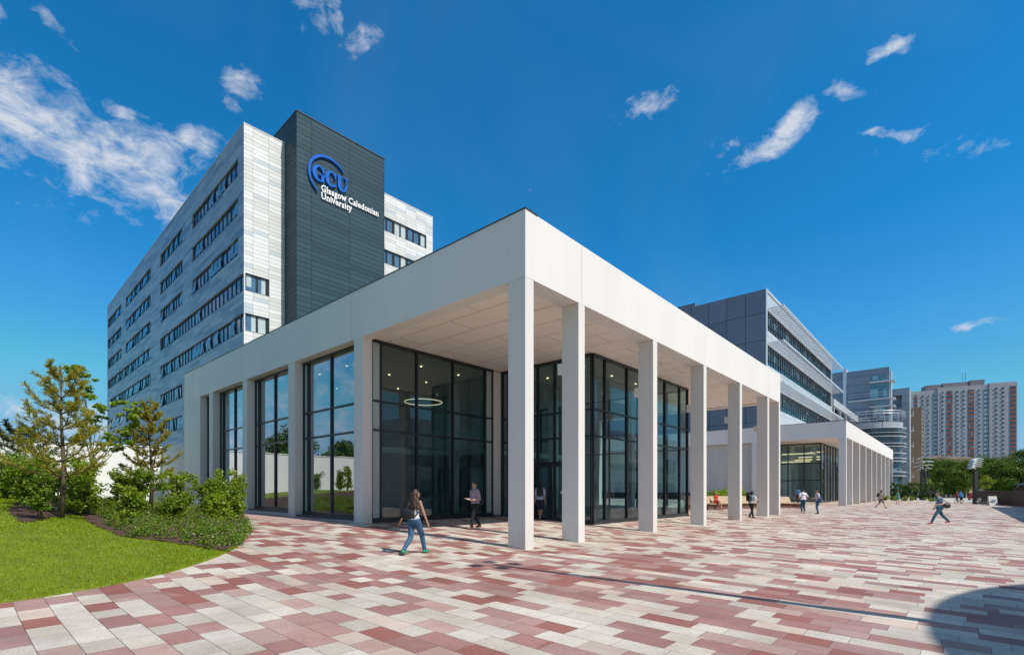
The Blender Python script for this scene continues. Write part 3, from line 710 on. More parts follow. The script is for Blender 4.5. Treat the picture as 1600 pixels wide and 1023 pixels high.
for (a,b,c,d) in right:
    fr = MB(); k = .2; n = 2 if b < 3 else 8; stp = (b-a)/n; gp = MB()
    fr.box(a,b,k-.05,k+.05,c,c+.09); fr.box(a,b,k-.05,k+.05,d-.09,d)
    for i in range(n+1):
        p = a+i*stp; q = .09 if 0 < i < n else .1
        if n == 8 and i % 2 == 1: q = .16
        fr.box(max(a,p-q),min(b,p+q),k-.06,k+.05,c+.09,d-.09)
    if n == 2: fr.box(b-.28,b,k-.07,k+.05,c+.09,d-.09)
    gp.add([(a,k,c),(b,k,c),(b,k,d),(a,k,d)], [(0,1,2,3)]); o = fr.build('window', M['frame'], tw); gp.build('pane', M['t_glass2'], o)
w = MB(); w.box(3.67,13.07,-2.63,6.0,0,36.9); db_ = w.build('dark_tower', M['clad_dark'], tw)
w = MB(); w.box(3.62,13.12,-2.68,6.05,36.9,36.97); w.build('coping', M['coping'], db_)

def text(body, size, loc, mat, name, off=.0, ext=.05, sx=1.0, space=1.0):
    cu = bpy.data.curves.new(name, 'FONT'); cu.body = body; cu.size = size; cu.extrude = ext; cu.offset = off; cu.space_character = space; cu.resolution_u = 3
    o = bpy.data.objects.new(name, cu); col.objects.link(o)
    dg = bpy.context.evaluated_depsgraph_get(); me = bpy.data.meshes.new_from_object(o.evaluated_get(dg)); bpy.data.objects.remove(o)
    for v in me.vertices: v.co = Vector((v.co.x*sx, v.co.y, v.co.z))
    me.materials.clear(); me.materials.append(mat); o = bpy.data.objects.new(name, me); col.objects.link(o)
    o.rotation_euler = (R(90),0,0); o.location = loc; return o
def serif_letter(mb, kind, x, z, w, h, y0, y1):
    """slab serif capitals for the emblem: thick/thin ring sectors and bars as prisms"""
    def ring(cx, cz, rx, rz, ix, iz, a0, a1, n=28, dx=0.0):
        o = []; i_ = []
        for k in range(n+1):
            a = R(a0+(a1-a0)*k/n); o.append((cx+rx*math.cos(a), cz+rz*math.sin(a))); i_.append((cx+dx+ix*math.cos(a), cz+iz*math.sin(a)))
        for k in range(n):
            q = [o[k],o[k+1],i_[k+1],i_[k]]; vs = [(p[0],y0,p[1]) for p in q]+[(p[0],y1,p[1]) for p in q]
            mb.add(vs, [(0,1,2,3),(7,6,5,4),(0,4,5,1),(1,5,6,2),(2,6,7,3),(3,7,4,0)])
    def bar(a, b, c, d): mb.box(x+a*w, x+b*w, y0-.001, y1-.003, z+c*h, z+d*h)
    if kind in 'GC':
        ring(x+w*.5, z+h*.5, w*.5, h*.52, w*.26, h*.43, 42, 322, dx=w*.06)
        bar(.80,.94,.62,.98)
        if kind == 'G': bar(.70,.92,.02,.44); bar(.54,1.0,.40,.48)
        else: bar(.82,.93,.10,.26)
    else:
        ring(x+w*.47, z+h*.42, w*.37, h*.44, w*.15, h*.34, 180, 360, dx=w*.05)
        bar(.10,.37,.42,.93); bar(-.02,.48,.93,1.0); bar(.74,.84,.42,.93); bar(.62,.98,.93,1.0)
yb, yf = -2.67, -2.83
sg = thing('university_sign', 'blue GCU emblem and white university name high on the dark slate tower', 'sign', TB, TROT)
# arc: broken ring thick at the left, thin at the ends
ac = MB(); n = 60; cx_, cz_ = 3.02, 31.95
pts = []
for k in range(n+1):
    f = k/n; a = R(36+ (238-36)*f); th = .04+.20*math.sin(math.pi*min(1,f*1.02))**.8
    rx = 2.02; rz = 2.06; pts.append(((cx_+rx*math.cos(a), cz_+rz*math.sin(a)), (cx_+(rx-th)*math.cos(a), cz_+(rz-th)*math.sin(a))))
for k in range(n):
    q = [pts[k][0],pts[k+1][0],pts[k+1][1],pts[k][1]]; ac.add([(3.67+p[0],yf,p[1]) for p in q]+[(3.67+p[0],yb,p[1]) for p in q], [(0,1,2,3),(7,6,5,4),(0,4,5,1),(1,5,6,2),(2,6,7,3),(3,7,4,0)])
ac.build('ring_emblem', M['blue_sign'], sg)
for kind, x_, w_ in (('G',1.42,1.26),('C',2.70,1.20),('U',3.86,1.32)):
    m = MB(); serif_letter(m, kind, 3.67+x_, 31.25, w_, 1.45, yf, yb); m.build('letter', M['blue_sign'], sg)
def serif_text(body, x, z, size, width):
    o = text(body, size, (0,0,0), M['white_sign'], 'lettering', off=size*.022, ext=.04, space=1.08)
    xs = [v.co.x for v in o.data.vertices]; k = width/(max(xs)-min(xs)); x0 = min(xs)
    for v in o.data.vertices: v.co.x = (v.co.x-x0)*k
    # slab feet and heads on the straight stems
    cu = bpy.data.curves.new('m', 'FONT'); cu.size = size; cu.space_character = 1.08; tmp = bpy.data.objects.new('m', cu); col.objects.link(tmp); bm_ = MB()
    def adv(s_):
        cu.body = s_; bpy.context.view_layer.update(); e = tmp.evaluated_get(bpy.context.evaluated_depsgraph_get()); b = e.bound_box
        return max(p[0] for p in b)
    feet = {'l':[(1,0)],'i':[(1,0)],'n':[(0,0),(1,0)],'r':[(0,0)],'U':[(0,.70),(1,.70)],'w':[(0,.50),(1,.50)],'v':[(0,.50),(1,.50)],'y':[(0,.50),(1,.50)],'d':[(1,0)],'a':[(1,0)]}
    for i, ch in enumerate(body):
        if ch in feet:
            x1 = adv(body[:i+1]); x0_ = adv(body[:i]) if i else 0; wch = x1-x0_
            for side, hz in feet[ch]:
                c = (x1-.07*size) if side else (x0_+.16*size); s_ = size*.11
                bm_.box((c-s_-x0)*k, (c+s_*.9-x0)*k, hz*size, hz*size+size*.055, -.039, .039)
    bpy.data.objects.remove(tmp)
    so = bm_.build('serif', M['white_sign'], o); o.parent = sg; o.location = (3.67+x, -2.72, z); return o
serif_text('Glasgow Caledonian', 2.32, 30.46, .86, 6.28)
serif_text('University', 2.34, 29.72, .86, 3.2)

# ------------------------------------------------------------------ glazed office with sunshades
OFF = W(8.54, 55.98); BR = (OFF.x, OFF.y, 0)
of = thing('glazed_office', 'slate blue panelled office building with silver sunshade louvres above three long window bands', 'building', BR, ROT)
H2 = 26.35; bands = [(21.45,24.0),(17.2,19.75),(12.2,14.7)]; L2 = 43.9
w = MB(); wall_holes(w, (0,0), (0,1), 34, 9.16, H2, [], .2, (-1,0)); w.build('end_wall', M['blue_panel'], of)
w = MB(); w.box(.3,14,8.9,26,H2-.2,H2+.55); w.build('plant_room', M['blue_panel'], of)
w = MB(); wall_holes(w, (0,0), (1,0), L2, 9.16, H2, [(.9,L2-.8,a,b) for a,b in bands], .3, (0,-1)); w.build('front_wall', M['silver'], of)
w = MB(); w.add([(L2,0,0),(L2,34,0),(L2,34,H2),(L2,0,H2)], [(0,1,2,3)]); w.box(.05,L2-.05,.05,34,H2-.35,H2-.05); w.build('roof', M['grey_conc'], of)
w = MB(); w.box(-.08,.35,-.1,0-.002,9.3,H2+.06); w.box(.35,L2,-.1,-.002,H2-.3,H2+.06); w.build('silver_trim', M['shade'], of)
for a, b in bands:
    fr = MB(); n = 36; st_ = (L2-1.7)/n
    for i in range(n+1): p = .9+i*st_; fr.box(p-.06,p+.06,.18,.28,a,b)
    for zz in (a, a+.85, b-.55, b-.1): fr.box(.9,L2-.8,.17,.27,zz,zz+.1)
    o = fr.build('window', M['frame'], of); g_ = MB(); g_.add([(.9,.25,a),(L2-.8,.25,a),(L2-.8,.25,b),(.9,.25,b)], [(0,1,2,3)]); g_.build('pane', M['b_glass'], o)
for zz in (24.15, 19.9, 14.85):
    s = MB(); n = 46
    for q in range(9): yq = -.12-q*.18; s.box(.8,L2,yq-.055,yq,zz+q*.012,zz+.03+q*.012)
    for i in range(n): p = .9+(L2-1.2)*i/(n-1); s.box(p-.03,p+.03,-1.72,-.02,zz-.09,zz-.005)
    s.box(.8,L2,-1.80,-1.73,zz-.09,zz+.16); s.build('sunshade', M['shade'], of)
# lower rear wing with white roof beam
lw_ = MB(); x0, x1 = L2+.01, 83.0
lw_.box(x0,x1,-.3,.3,17.6,18.9); lw_.box(x0,x1,-.2,.3,13.2,13.9)
for i in range(6): p = x0+1+i*7.2; lw_.box(p,p+.5,-.15,.3,13.9,17.6)
lw_.box(x0,x1,.3,20,18.2,18.6); lw_.build('roof_beam', M['silver'], of)
g_ = MB(); g_.add([(x0,2.5,4),(x1,2.5,4),(x1,2.5,18),(x0,2.5,18)], [(0,1,2,3)]); g_.build('wing_glazing', M['b_glass'], of)
w = MB(); w.box(x0,x1,2.6,20,0,18.1); w.build('wing_wall', M['gp2'], of)

# ------------------------------------------------------------------ pavilion 2
Q2 = W(0, 54.1); p2 = thing('colonnade_pavilion', 'smaller white pavilion with a close row of columns farther along the plaza', 'building', (Q2.x,Q2.y,0), ROT)
L3 = 53.6; ZF2, ZT2 = 7.45, 9.25
m = MB(); m.box(0,L3,0,.65,ZF2,ZT2); m.box(0,.5,.655,37,ZF2,ZT2); m.box(L3-.5,L3,.655,30,ZF2,ZT2); m.build('fascia', M['white'], p2)
m = MB(); m.box(.52,L3-.52,.66,37,8.9,9.1); m.build('roof', M['grey_conc'], p2); m = MB(); m.box(-.02,.5,-.02,37,ZT2+.002,ZT2+.05); m.build('coping', M['coping'], p2)
m = MB(); m.box(.52,L3-.52,.66,14.2,ZF2+.05,ZF2+.15); m.box(.52,6,14.2,37,ZF2+.05,ZF2+.15); m.build('ceiling', M['ceil'], p2)
for vr in (1.0+.0,):
    pass
for k, vr in enumerate([.4, 4.79, 10.5, 16.27, 22.27, 28.3, 34.25, 40.3, 47.0, 53.6]):
    m = MB(); m.box(vr-.42, vr, 0, .645 if k else .7, -.15, ZF2-.004); m.build('column', M['white2'], p2)
m = MB(); m.box(0,.42,9.0,9.6,-.1,ZF2-.004); m.build('column', M['white2'], p2)
# glass box
def glz2(axis, fixed, a0, a1, z0, z1, n, trans, gm, door=False):
    fr = MB(); mm = [a0+(a1-a0)*i/n for i in range(n+1)]
    def bx(p,q,zz0,zz1,t):
        if axis == 'x': fr.box(p,q,fixed-t,fixed+t,zz0,zz1)
        else: fr.box(fixed-t,fixed+t,p,q,zz0,zz1)
    for q in mm: bx(q-.05,q+.05,z0,z1,.07)
    for zz in trans: bx(a0,a1,zz-.05,zz+.05,.065)
    bx(a0,a1,z0,z0+.15,.08); bx(a0,a1,z1-.12,z1,.08)
    o = fr.build('window', M['frame'], p2); g_ = MB()
    g_.add([(a0,fixed,z0),(a1,fixed,z0),(a1,fixed,z1),(a0,fixed,z1)] if axis == 'x' else [(fixed,a1,z0),(fixed,a0,z0),(fixed,a0,z1),(fixed,a1,z1)], [(0,1,2,3)]); g_.build('pane', gm, o)
glz2('x', 3.4, 5.9, 34.0, .1, ZF2, 14, [2.9,4.9], M['glass']); glz2('y', 5.9, 3.4, 14.2, .1, ZF2, 6, [2.9,5.0], M['glass'], True)
m = MB(); m.box(6.0,L3-1,14.2,14.5,-.1,ZF2); m.box(1.45,5.8,14.2,14.4,.9,ZF2); m.build('rear_wall', M['int_wall'], p2)
m = MB(); m.box(1.1,1.4,9.6,37,1.4,ZF2); m.build('side_wall', M['grey_conc'], p2)
m = MB(); m.box(1.05,1.42,9.6,37,-.1,1.39); m.build('dark_plinth', M['sill'], p2)
m = MB(); m.box(6,34,3.5,14.2,.1,.25); m.build('interior_floor', M['int_floor'], p2)
for q in range(4): m = MB(); m.box(9,9.4,4.5+q*2.5,4.9+q*2.5,.25,ZF2); m.build('interior_column', M['white2'], p2)
for k,(v,u0,u1,zz) in enumerate([(8,4.4,8.2,6.3),(9.5,4.0,6.6,5.9),(8.5,5.0,8.4,5.3),(10,4.2,7.6,5.6),(11,4.0,5.5,6.6),(8.8,8.8,11.5,5.8)]):
    m = MB(); m.box(v,v+.12,u0,u1,zz,zz+.16); m.build('strip_lamp', M['ring'], p2)
for q in range(8):
    m = MB(); m.box(7.5+q*3.2,7.72+q*3.2,3.7,3.95,.25,3.0); m.build('interior_screen', M['white_box'], p2)

# ------------------------------------------------------------------ far office cluster
def bld(name, label, u, v, cat='building', group=None): q = W(u, v); return thing(name, label, cat, (q.x,q.y,0), ROT, group)
f1 = bld('office_block', 'slate grey office tower with glazed corner and thin projecting metal shelves', 2.6, 132.7)
m = MB(); m.box(0,3.2,0,8.2,0,30.0); m.box(.5,12,8.9,32,0,30.3); m.build('wall', M['gp'], f1)
m = MB(); m.box(-.3,2.5,8.21,8.89,12,30.9); m.build('fin_wall', M['shade'], f1)
m = MB(); m.add([(-.05,.5,16),(-.05,3.6,16),(-.05,3.6,28.2),(-.05,.5,28.2)], [(3,2,1,0)]); m.build('pane', M['b_glass'], f1)
m = MB(); m.box(3.1,5.6,-.15,.5,0,29.6); m.build('corner_pier', M['silver'], f1)
for zz, y1 in ((26.6,3.6),(22.6,7.8),(20.9,3.6),(16.9,7.8),(15.2,3.6),(12.9,3.6)):
    m = MB(); m.box(-1.1,2.6,-1.1,y1,zz,zz+.25); m.build('shelf', M['shade'], f1)
m = MB()
for zz in (23.6,24.2,17.9,18.5):
    m.bar((-1.0,-.8,zz),(-1.0,7.7,zz),.07)
m.build('railing', M['shade'], f1)
c = Vector((1362-800, 784, 0))/784*104; dr = thing('rotunda', 'round glazed drum with stacked projecting metal rings behind the smaller pavilion', 'building', (c.x,c.y,0))
m = MB(); m.cyl((0,0), 5.0, 0, 14.2, 48); m.build('wall', room_glass('rotunda_glazing', (.02,.035,.045), (.12,.17,.20), .25, (1.6,2.0), .3, .5), dr)
m = MB(); m.cyl((0,0), 5.15, 14.2, 15.3, 48); m.build('parapet', M['gp2'], dr)
for zz in (14.0,13.0,12.3,10.9,10.3,9.0,8.0,7.4,5.3,4.5):
    m = MB(); m.cyl((0,0), 5.75, zz, zz+.12, 48); m.build('ring', M['silver'], dr)
m = MB()
for zz in (16.9,17.4): m.tube([(5.5*math.cos(a*.1309),5.5*math.sin(a*.1309),zz) for a in range(48)], .05, 5, True)
for a in range(24): m.bar((5.5*math.cos(a*.2618),5.5*math.sin(a*.2618),16.2),(5.5*math.cos(a*.2618),5.5*math.sin(a*.2618),17.4),.06)
m.build('railing', M['shade'], dr)
def px_at(px, Y): return ((px-800)/784*Y, Y)
x, y = px_at(1421, 132); f2 = thing('office_block', 'pale grey panelled tower with a column of small white balconies on its right edge', 'building', (x,y,0), ROT)
m = MB(); m.box(0,5.5,0,9.5,3.0,23.6); m.box(0,5.5,0,1.6,23.6,28.7); m.box(0,5.5,5.2,9.5,23.6,28.7); m.box(0,5.5,1.61,5.19,27.0,28.7); m.box(2.2,5.5,1.61,5.19,23.6,27.0); m.build('wall', M['gp2'], f2)
m = MB(); m.box(-.02,9,-.02,9.52,0,3.0); m.build('plinth', M['rust'], f2)
m = MB(); m.box(5.5,13.0,.9,9,0,25.5); m.build('rear_wall', M['gp2'], f2)
for k in range(5):
    zz = 5.2+k*4.2; m = MB(); m.box(5.55,7.6,-.5,.85,zz,zz+.16); b_ = m.build('balcony', M['shade'], f2); m = MB()
    for hz in (.5,.9,1.3): m.bar((5.6,-.45,zz+hz),(7.6,-.45,zz+hz),.04)
    for q in range(6): m.bar((5.6+q*.4,-.45,zz+.16),(5.6+q*.4,-.45,zz+1.3),.04)
    m.build('railing', M['shade'], b_)
x, y = px_at(1440.5, 150); f3 = thing('office_block', 'narrow tan stone tower beside the balconied grey tower', 'building', (x,y,0), ROT)
m = MB(); m.box(0,2.2,0,2.6,0,26.5); m.build('wall', M['tan'], f3); m = MB()
for k in range(6): m.box(-.03,0,2.61,3.2,3+k*4,5.6+k*4)
m.build('window', M['b_glass'], f3)

# ------------------------------------------------------------------ tower flats
a_ = Vector(((1589.6-800)/784*311, 311, 0)); b_ = Vector(((1422.5-800)/784*332, 332, 0)); d_ = (b_-a_); LF = d_.length
fl = thing('tower_flats', 'wide pale high-rise block of flats with red brick window columns on the skyline', 'building', (a_.x,a_.y,0), math.atan2(d_.y,d_.x)+math.pi)
# local: x from -LF (left) to 0 (right), front faces -y
HF = 69.3; kx = LF/1140.0
def fx(p): return -(1225-p)*kx
w = MB(); w.box(fx(940),0,0,14,0,HF); w.box(fx(395),fx(940)-.01,.5,14,0,HF-.8); w.box(fx(85),fx(395)-.01,1.2,14,0,HF-2.2); w.build('wall', M['flat_wall'], fl)
w = MB(); w.box(fx(280),fx(440),3,12,HF-2.2,HF+1.6); w.box(fx(470),fx(735),3,12,HF-.8,HF+2.2); w.box(fx(765),fx(915),3,12,HF-.8,HF+3.0); w.box(fx(440),fx(470),4,12,HF-.8,HF+.5); w.box(fx(735),fx(765),4,12,HF-.8,HF+.7); w.build('plant_room', simple('flats_roof_cladding', (.24,.20,.23), .8, .1), fl)
w = MB(); w.bar((fx(735),6,HF),(fx(735),6,HF+9),.15); w.bar((fx(700),6,HF),(fx(700),6,HF+8.5),.12); w.build('aerial', M['steel_dark'], fl)
cols_f = [(155,'r',.3),(228,'w',1.15),(288,'w',1.15),(370,'p',1.15),(443,'w',.45),(525,'R',.45),(603,'w',.45),(670,'w',.45),(755,'R',.45),(835,'w',.45),(911,'p',.45),(1007,'w',-.05),(1077,'w',-.05),(1182,'R',-.05)]
cols_f[0] = (155,'r',1.15)
for p, k, yy in cols_f:
    if k in 'rRp':
        hw = 1.5 if k == 'r' else (2.9 if k != 'p' else 1.9); w = MB(); w.box(fx(p)-hw*.5,fx(p)+hw*.5,yy-.12,yy-.03,3,HF-4.5 if yy > 1 else (HF-3.2 if yy > .2 else HF-2.6)); w.build('red_panel' if k != 'p' else 'balcony_panel', M['brick_red'] if k != 'p' else M['pale_balc'], fl)
cnt = 0; restm = MB()
for row_ in range(24):
    for p, k, yy in cols_f:
        zz = HF-4.3-(2.2 if yy > 1 else (.7 if yy > .2 else 0))-row_*2.72
        if zz < 3: continue
        spans = [(-.7,.7)] if k in 'wr' else ([(-1.3,-.1),(.1,1.3)] if k == 'R' else [(-.8,-.1),(.1,.8)])
        dest = MB() if cnt < 100 else restm
        for s0, s1 in spans: dest.box(fx(p)+s0,fx(p)+s1,yy-.17,yy-.125,zz,zz+1.25)
        if cnt < 100: dest.build('window', M['far_win'], fl)
        cnt += 1
ro = restm.build('window', M['far_win'], fl); ro['kind'] = 'stuff'
x, y = px_at(1500, 250); hs = thing('low_building', 'low brown roofed building showing between the far tree crowns', 'building', (x,y,0), R(10))
w = MB(); w.box(-14,14,0,10,0,15); w.build('wall', M['tan'], hs); w = MB(); w.add([(-15,-1,15),(15,-1,15),(15,11,15),(-15,11,15),(-12,5,19),(12,5,19)], [(0,1,5,4),(1,2,5),(2,3,4,5),(3,0,4)]); w.build('roof', simple('brown_roof', (.14,.09,.07), .8), hs)

# ------------------------------------------------------------------ far trees
tr_ = random.Random(77)
ft = [(1448,112,4.6,3.4,'yellow','young yellow green street tree at the left of the path',.35),(1468,170,13.2,15,'far','far broad tree directly right of the tan stone tower',.2),(1452,185,15,14,'far','far tall tree rising behind the young street tree',.2),
 (1488,158,11.2,12,'far','far low spreading tree left of centre in the tree line',.15),(1502,185,13.6,16,'far','far round tree below the middle of the flats',.2),(1512,150,10.6,11,'far','far tree directly left of the louvred lamp column',.15),
 (1529,170,14.6,14,'far','far tall tree behind the louvred lamp column',.2),(1546,150,11.6,11,'far','far tree directly right of the louvred lamp column',.15),(1562,120,8.8,11,'far','nearer dark tree above the parked blue car',.15),
 (1574,165,13.2,14,'far','far tree below the right end of the flats',.2),(1592,150,14.5,13,'far','tall far tree at the right edge of the photo',.2),(1608,118,9.4,11,'far','nearer tree cut by the right edge of the photo',.15),
 (1540,100,5.2,3.0,'yellow','small yellow green tree just behind the louvred lamp column',.3),(1478,126,7.4,9,'far','nearer low tree over the far end of the path',.12),(1497,118,6.4,8,'far','nearer low tree over the row of distant bollards',.12),(1582,112,6.8,9,'far','low bushy tree beside the dark shed at the right',.12),(1636,140,13,13,'far','far tree outside the right edge of the photo',.2)]
for i,(px,Y,h,w,k,lab,th) in enumerate(ft):
    x = (px-800)/784*Y; broad_tree('street_tree' if k == 'yellow' else 'tree', lab, 'tree', x, Y, -.2, h, w, .16 if k == 'far' else .10, M['yellow_leaf' if k == 'yellow' else 'far_leaf'], 9000 if k == 'far' else 1800, 26 if k == 'far' else 12, 100+i, th, 'trees beyond the plaza', .22 if k == 'far' else .07)
# trees behind the garden wall and behind the camera on the garden side
gt = [((42,-12),9.5,8,'broad tree behind the white garden wall, first beyond the left edge of the photo'),((41,-17),8.2,7,'low tree behind the white garden wall, outside the left edge of the photo'),((43,-23),10.5,9,'tall tree behind the left part of the white garden wall'),((41,-29),9,8,'tree behind the far left end of the white garden wall')]
for i,((u_,v_),h,w,lab) in enumerate(gt):
    q = W(u_, v_); broad_tree('tree', lab, 'tree', q.x, q.y, .3, h*.85, w*.9, .14, M['far_leaf'], 5000, 18, 200+i, .25, None, .2)
for i,(x,y,h) in enumerate([(-24,6,9),(-30,14,10),(-22,-6,9),(-33,-2,11)]):
    broad_tree('tree', 'broadleaf tree on the lawn, outside the left edge of the photo', 'tree', x, y, mound(x,y), h*.7, 7, .14, M['leaf_mid'], 3500, 16, 300+i, .25, 'trees on the lawn beside the plaza', .16)

for i,(u_,v_,h) in enumerate([(24,-11,5.2),(31,-14.5,4.6)]):
    q = W(u_, v_); broad_tree('tree', ['young tree on the lawn outside the left edge of the photo, nearer the camera','young tree on the lawn outside the left edge of the photo, nearer the white wall'][i], 'tree', q.x, q.y, mound(q.x,q.y), h, 2.6, .07, M['leaf_mid'], 2600, 16, 400+i, .35, None, .05)
for i,(u_,v_) in enumerate([(33,-9.8),(32,-11.6),(33.5,-13.2),(32,-15),(33,-17),(30,-18.6)]):
    q = W(u_, v_); shrub('garden_shrub', 'shrub in the row before the white garden wall, outside the left edge of the photo', q.x, q.y, 1.7+.3*(i%3), 1.9, .06, M['leaf_mid'], 1800, 420+i, 7, 'bark', 'shrubs before the garden wall', .3, .1)
# shrubs beside the grey tower and around bench
def hedge_box(name, label, cx_, cy_, L, D, H, rot, mat, n, leaf, seed, cat='hedge', z=0.1):
    root = thing(name, label, cat, (cx_,cy_,z), rot); r_ = random.Random(seed); cs, rs = [], []
    k = max(6, int(L*D*H*3))
    for i in range(k): s = r_.uniform(.25,.4); cs.append((r_.uniform(-L/2,L/2), r_.uniform(-D/2,D/2), r_.uniform(.2,H-.25)+r_.uniform(-.1,.12))); rs.append((s,s,s))
    C,A,B = leaf_cloud(cs, rs, n, leaf, .5, .3, seed); quads('foliage', C, A, B, mat, root)
    t = MB()
    for i in range(int(L*2)): p = r_.uniform(-L/2,L/2); t.tube([(p,0,-.1),(p+.1,0,H*.7)], [.03,.01], 5)
    t.build('stem', M['bark'], root)
hedge_box('hedge', 'bright leafy hedge behind the curved timber bench', 18.2, 44.0, 11, 1.4, 1.75, ROT, M['leaf_bright'], 14000, .06, 5, z=.15)
hedge_box('shrub_border', 'shrub border with dull red and green leaves at the foot of the grey tower', 70.6, 91, 3, 11, 3.3, ROT+R(5), M['leaf_dark'], 9000, .12, 6, 'shrubs', z=-.1)
hedge_box('shrub_border', 'low strip of yellow green plants along the edge of the shrub border', 64.9, 82.6, 1.2, 9, .9, ROT, M['yellow_leaf'], 2500, .09, 7, 'plants', z=-.1)

# ------------------------------------------------------------------ bench
def bench():
    pts = [(12.2,35.6),(13.6,36.7),(15.2,38.0),(17.0,39.6),(19.0,41.2),(21.0,42.6),(23.0,43.9),(24.6,44.6),(25.9,44.9)]
    root = thing('curved_bench', 'long curved bench with pale timber slats on a dark brown base', 'bench', (0,0,0)); P = [Vector(p) for p in pts]
    fine = []
    for i in range(len(P)-1):
        for k in range(8): fine.append(P[i].lerp(P[i+1], k/8))
    fine.append(P[-1]); N = []
    for i in range(len(fine)):
        d = (fine[min(i+1,len(fine)-1)]-fine[max(i-1,0)]).normalized(); N.append(Vector((d.y,-d.x)))
    def strip(mb, o0, o1, z0, z1, g=0.0, zb=None):
        for i in range(len(fine)-1):
            a, b = fine[i], fine[i+1]; d = (b-a)*g; a2, b2 = a+d, b-d; q = []
            for (p, nn) in ((a2,N[i]),(b2,N[i+1])):
                zg = gz(p.x,p.y)
                q += [(p.x+nn.x*o0, p.y+nn.y*o0, z0+zg),(p.x+nn.x*o1, p.y+nn.y*o1, (zb if zb is not None else z0)+zg),(p.x+nn.x*o1, p.y+nn.y*o1, z1+zg),(p.x+nn.x*(o0+(0 if zb is None else .0)), p.y+nn.y*o0, z1+zg)]
            mb.add(q, [(0,1,2,3),(7,6,5,4),(0,4,5,1),(1,5,6,2),(2,6,7,3),(3,7,4,0)])
    m = MB(); strip(m, .02, .36, .0, .38); m.build('base', M['timber_dark'], root)
    m = MB(); strip(m, .0, .52, .385, .45, .06); m.build('seat', M['timber'], root)
    m = MB()
    for i in range(len(fine)-1):
        a, b = fine[i].lerp(fine[i+1],.06), fine[i].lerp(fine[i+1],.94); zg = gz(a.x,a.y); n_ = N[i]
        if i > len(fine)-9: continue
        q = [(a.x+n_.x*.10,a.y+n_.y*.10,.455+zg),(b.x+n_.x*.10,b.y+n_.y*.10,.455+zg),(b.x-n_.x*.16,b.y-n_.y*.16,.98+zg),(a.x-n_.x*.16,a.y-n_.y*.16,.98+zg)]
        q2 = [(p[0]-n_.x*.04,p[1]-n_.y*.04,p[2]) for p in q]; m.add(q+q2, [(0,1,2,3),(7,6,5,4),(0,4,5,1),(1,5,6,2),(2,6,7,3),(3,7,4,0)])
    m.build('backrest', M['timber'], root)
bench()

# ------------------------------------------------------------------ lamp columns
def fan_lamp(label, x, y, h, k=1.0, rz=0.0, mast=.0, npan=5, group=None, pw=.26):
    z = gz(x,y); root = thing('lamp_column', label, 'street lamp', (x,y,z), rz, group)
    m = MB(); m.box(-pw*k,pw*k,-.14*k,.14*k,-.2,h*.80); m.build('post', M['steel_dark'], root)
    m = MB(); m.tube([(0,0,h*.78),(0,0,h*.93)], .07*k, 8); m.tube([(.34*k,0,0),(.34*k,0,h*.9)], .045*k, 6); m.build('mast', M['steel_dark'], root)
    m = MB()
    for i in range(npan): a = R(-50+100*i/(npan-1)); m.bar((0,0,h*.88),(1.0*k*math.sin(a),0,h*.88+.5*k*math.cos(a)+.1),.04*k)
    m.build('arm', M['steel_dark'], root)
    for i in range(npan):
        m = MB(); f = i/(npan-1); zc = h*.87+f*.95*k; xo = -.15*k+f*.35*k; L_ = (1.15-.25*abs(f-.4))*k; vs = []
        for s in range(9):
            t = s/8*2-1; 
            for w_ in (-.30,.30): vs.append((xo+t*L_*.75, w_*k, zc+.20*k*(1-t*t)+(.10*t)*k))
        m.add(vs, [(2*s,2*s+1,2*s+3,2*s+2) for s in range(8)]); o = m.build('reflector', M['reflector'], root, True)
        md = o.modifiers.new('t','SOLIDIFY'); md.thickness = .03
    m = MB(); m.ball((0,0,h*.86), .13*k, 8, 6); m.build('lamp_head', M['white_box'], root)
    return root
fan_lamp('thick dark lamp column with a fan of curved silver reflector panels behind the parked bicycles', 62.6, 67.8, 5.6, 1.12, R(15))
fan_lamp('slimmer lamp column with tilted silver reflector panels beside the tan tower', 75.9, 93.0, 7.0, 1.5, R(-20), npan=3, pw=.10)
fan_lamp('slim lamp column with tilted silver panels, right one of the pair beside the tan tower', 79.5, 96.5, 6.6, 1.4, R(-10), npan=3, pw=.10)
# slim mast just outside the frame that throws the long thin shadow
SA = R(-35.5); SE = R(52)
sdx, sdy = math.cos(SA), math.sin(SA)
Hm = 11.6; tl = Hm/math.tan(SE); hx, hy = -.45, 11.35; bx_, by_ = hx+sdx*tl, hy+sdy*tl
ml = thing('lamp_mast', 'tall slim lamp mast with four small round lamps, outside the right edge of the photo', 'street lamp', (bx_,by_,gz(bx_,by_)))
m = MB(); m.tube([(0,0,-.2),(0,0,4),(0,0,Hm)], [.13,.11,.08], 10); m.build('mast', M['steel_dark'], ml)
for i in range(4):
    a = R(20+90*i); m = MB(); m.bar((0,0,Hm-.1),(.42*math.cos(a),.42*math.sin(a),Hm),.03); m.build('arm', M['steel_dark'], ml)
    m = MB(); m.cyl((.45*math.cos(a),.45*math.sin(a)), .16, Hm-.02, Hm+.06, 14); m.build('lamp_head', M['steel_dark'], ml)

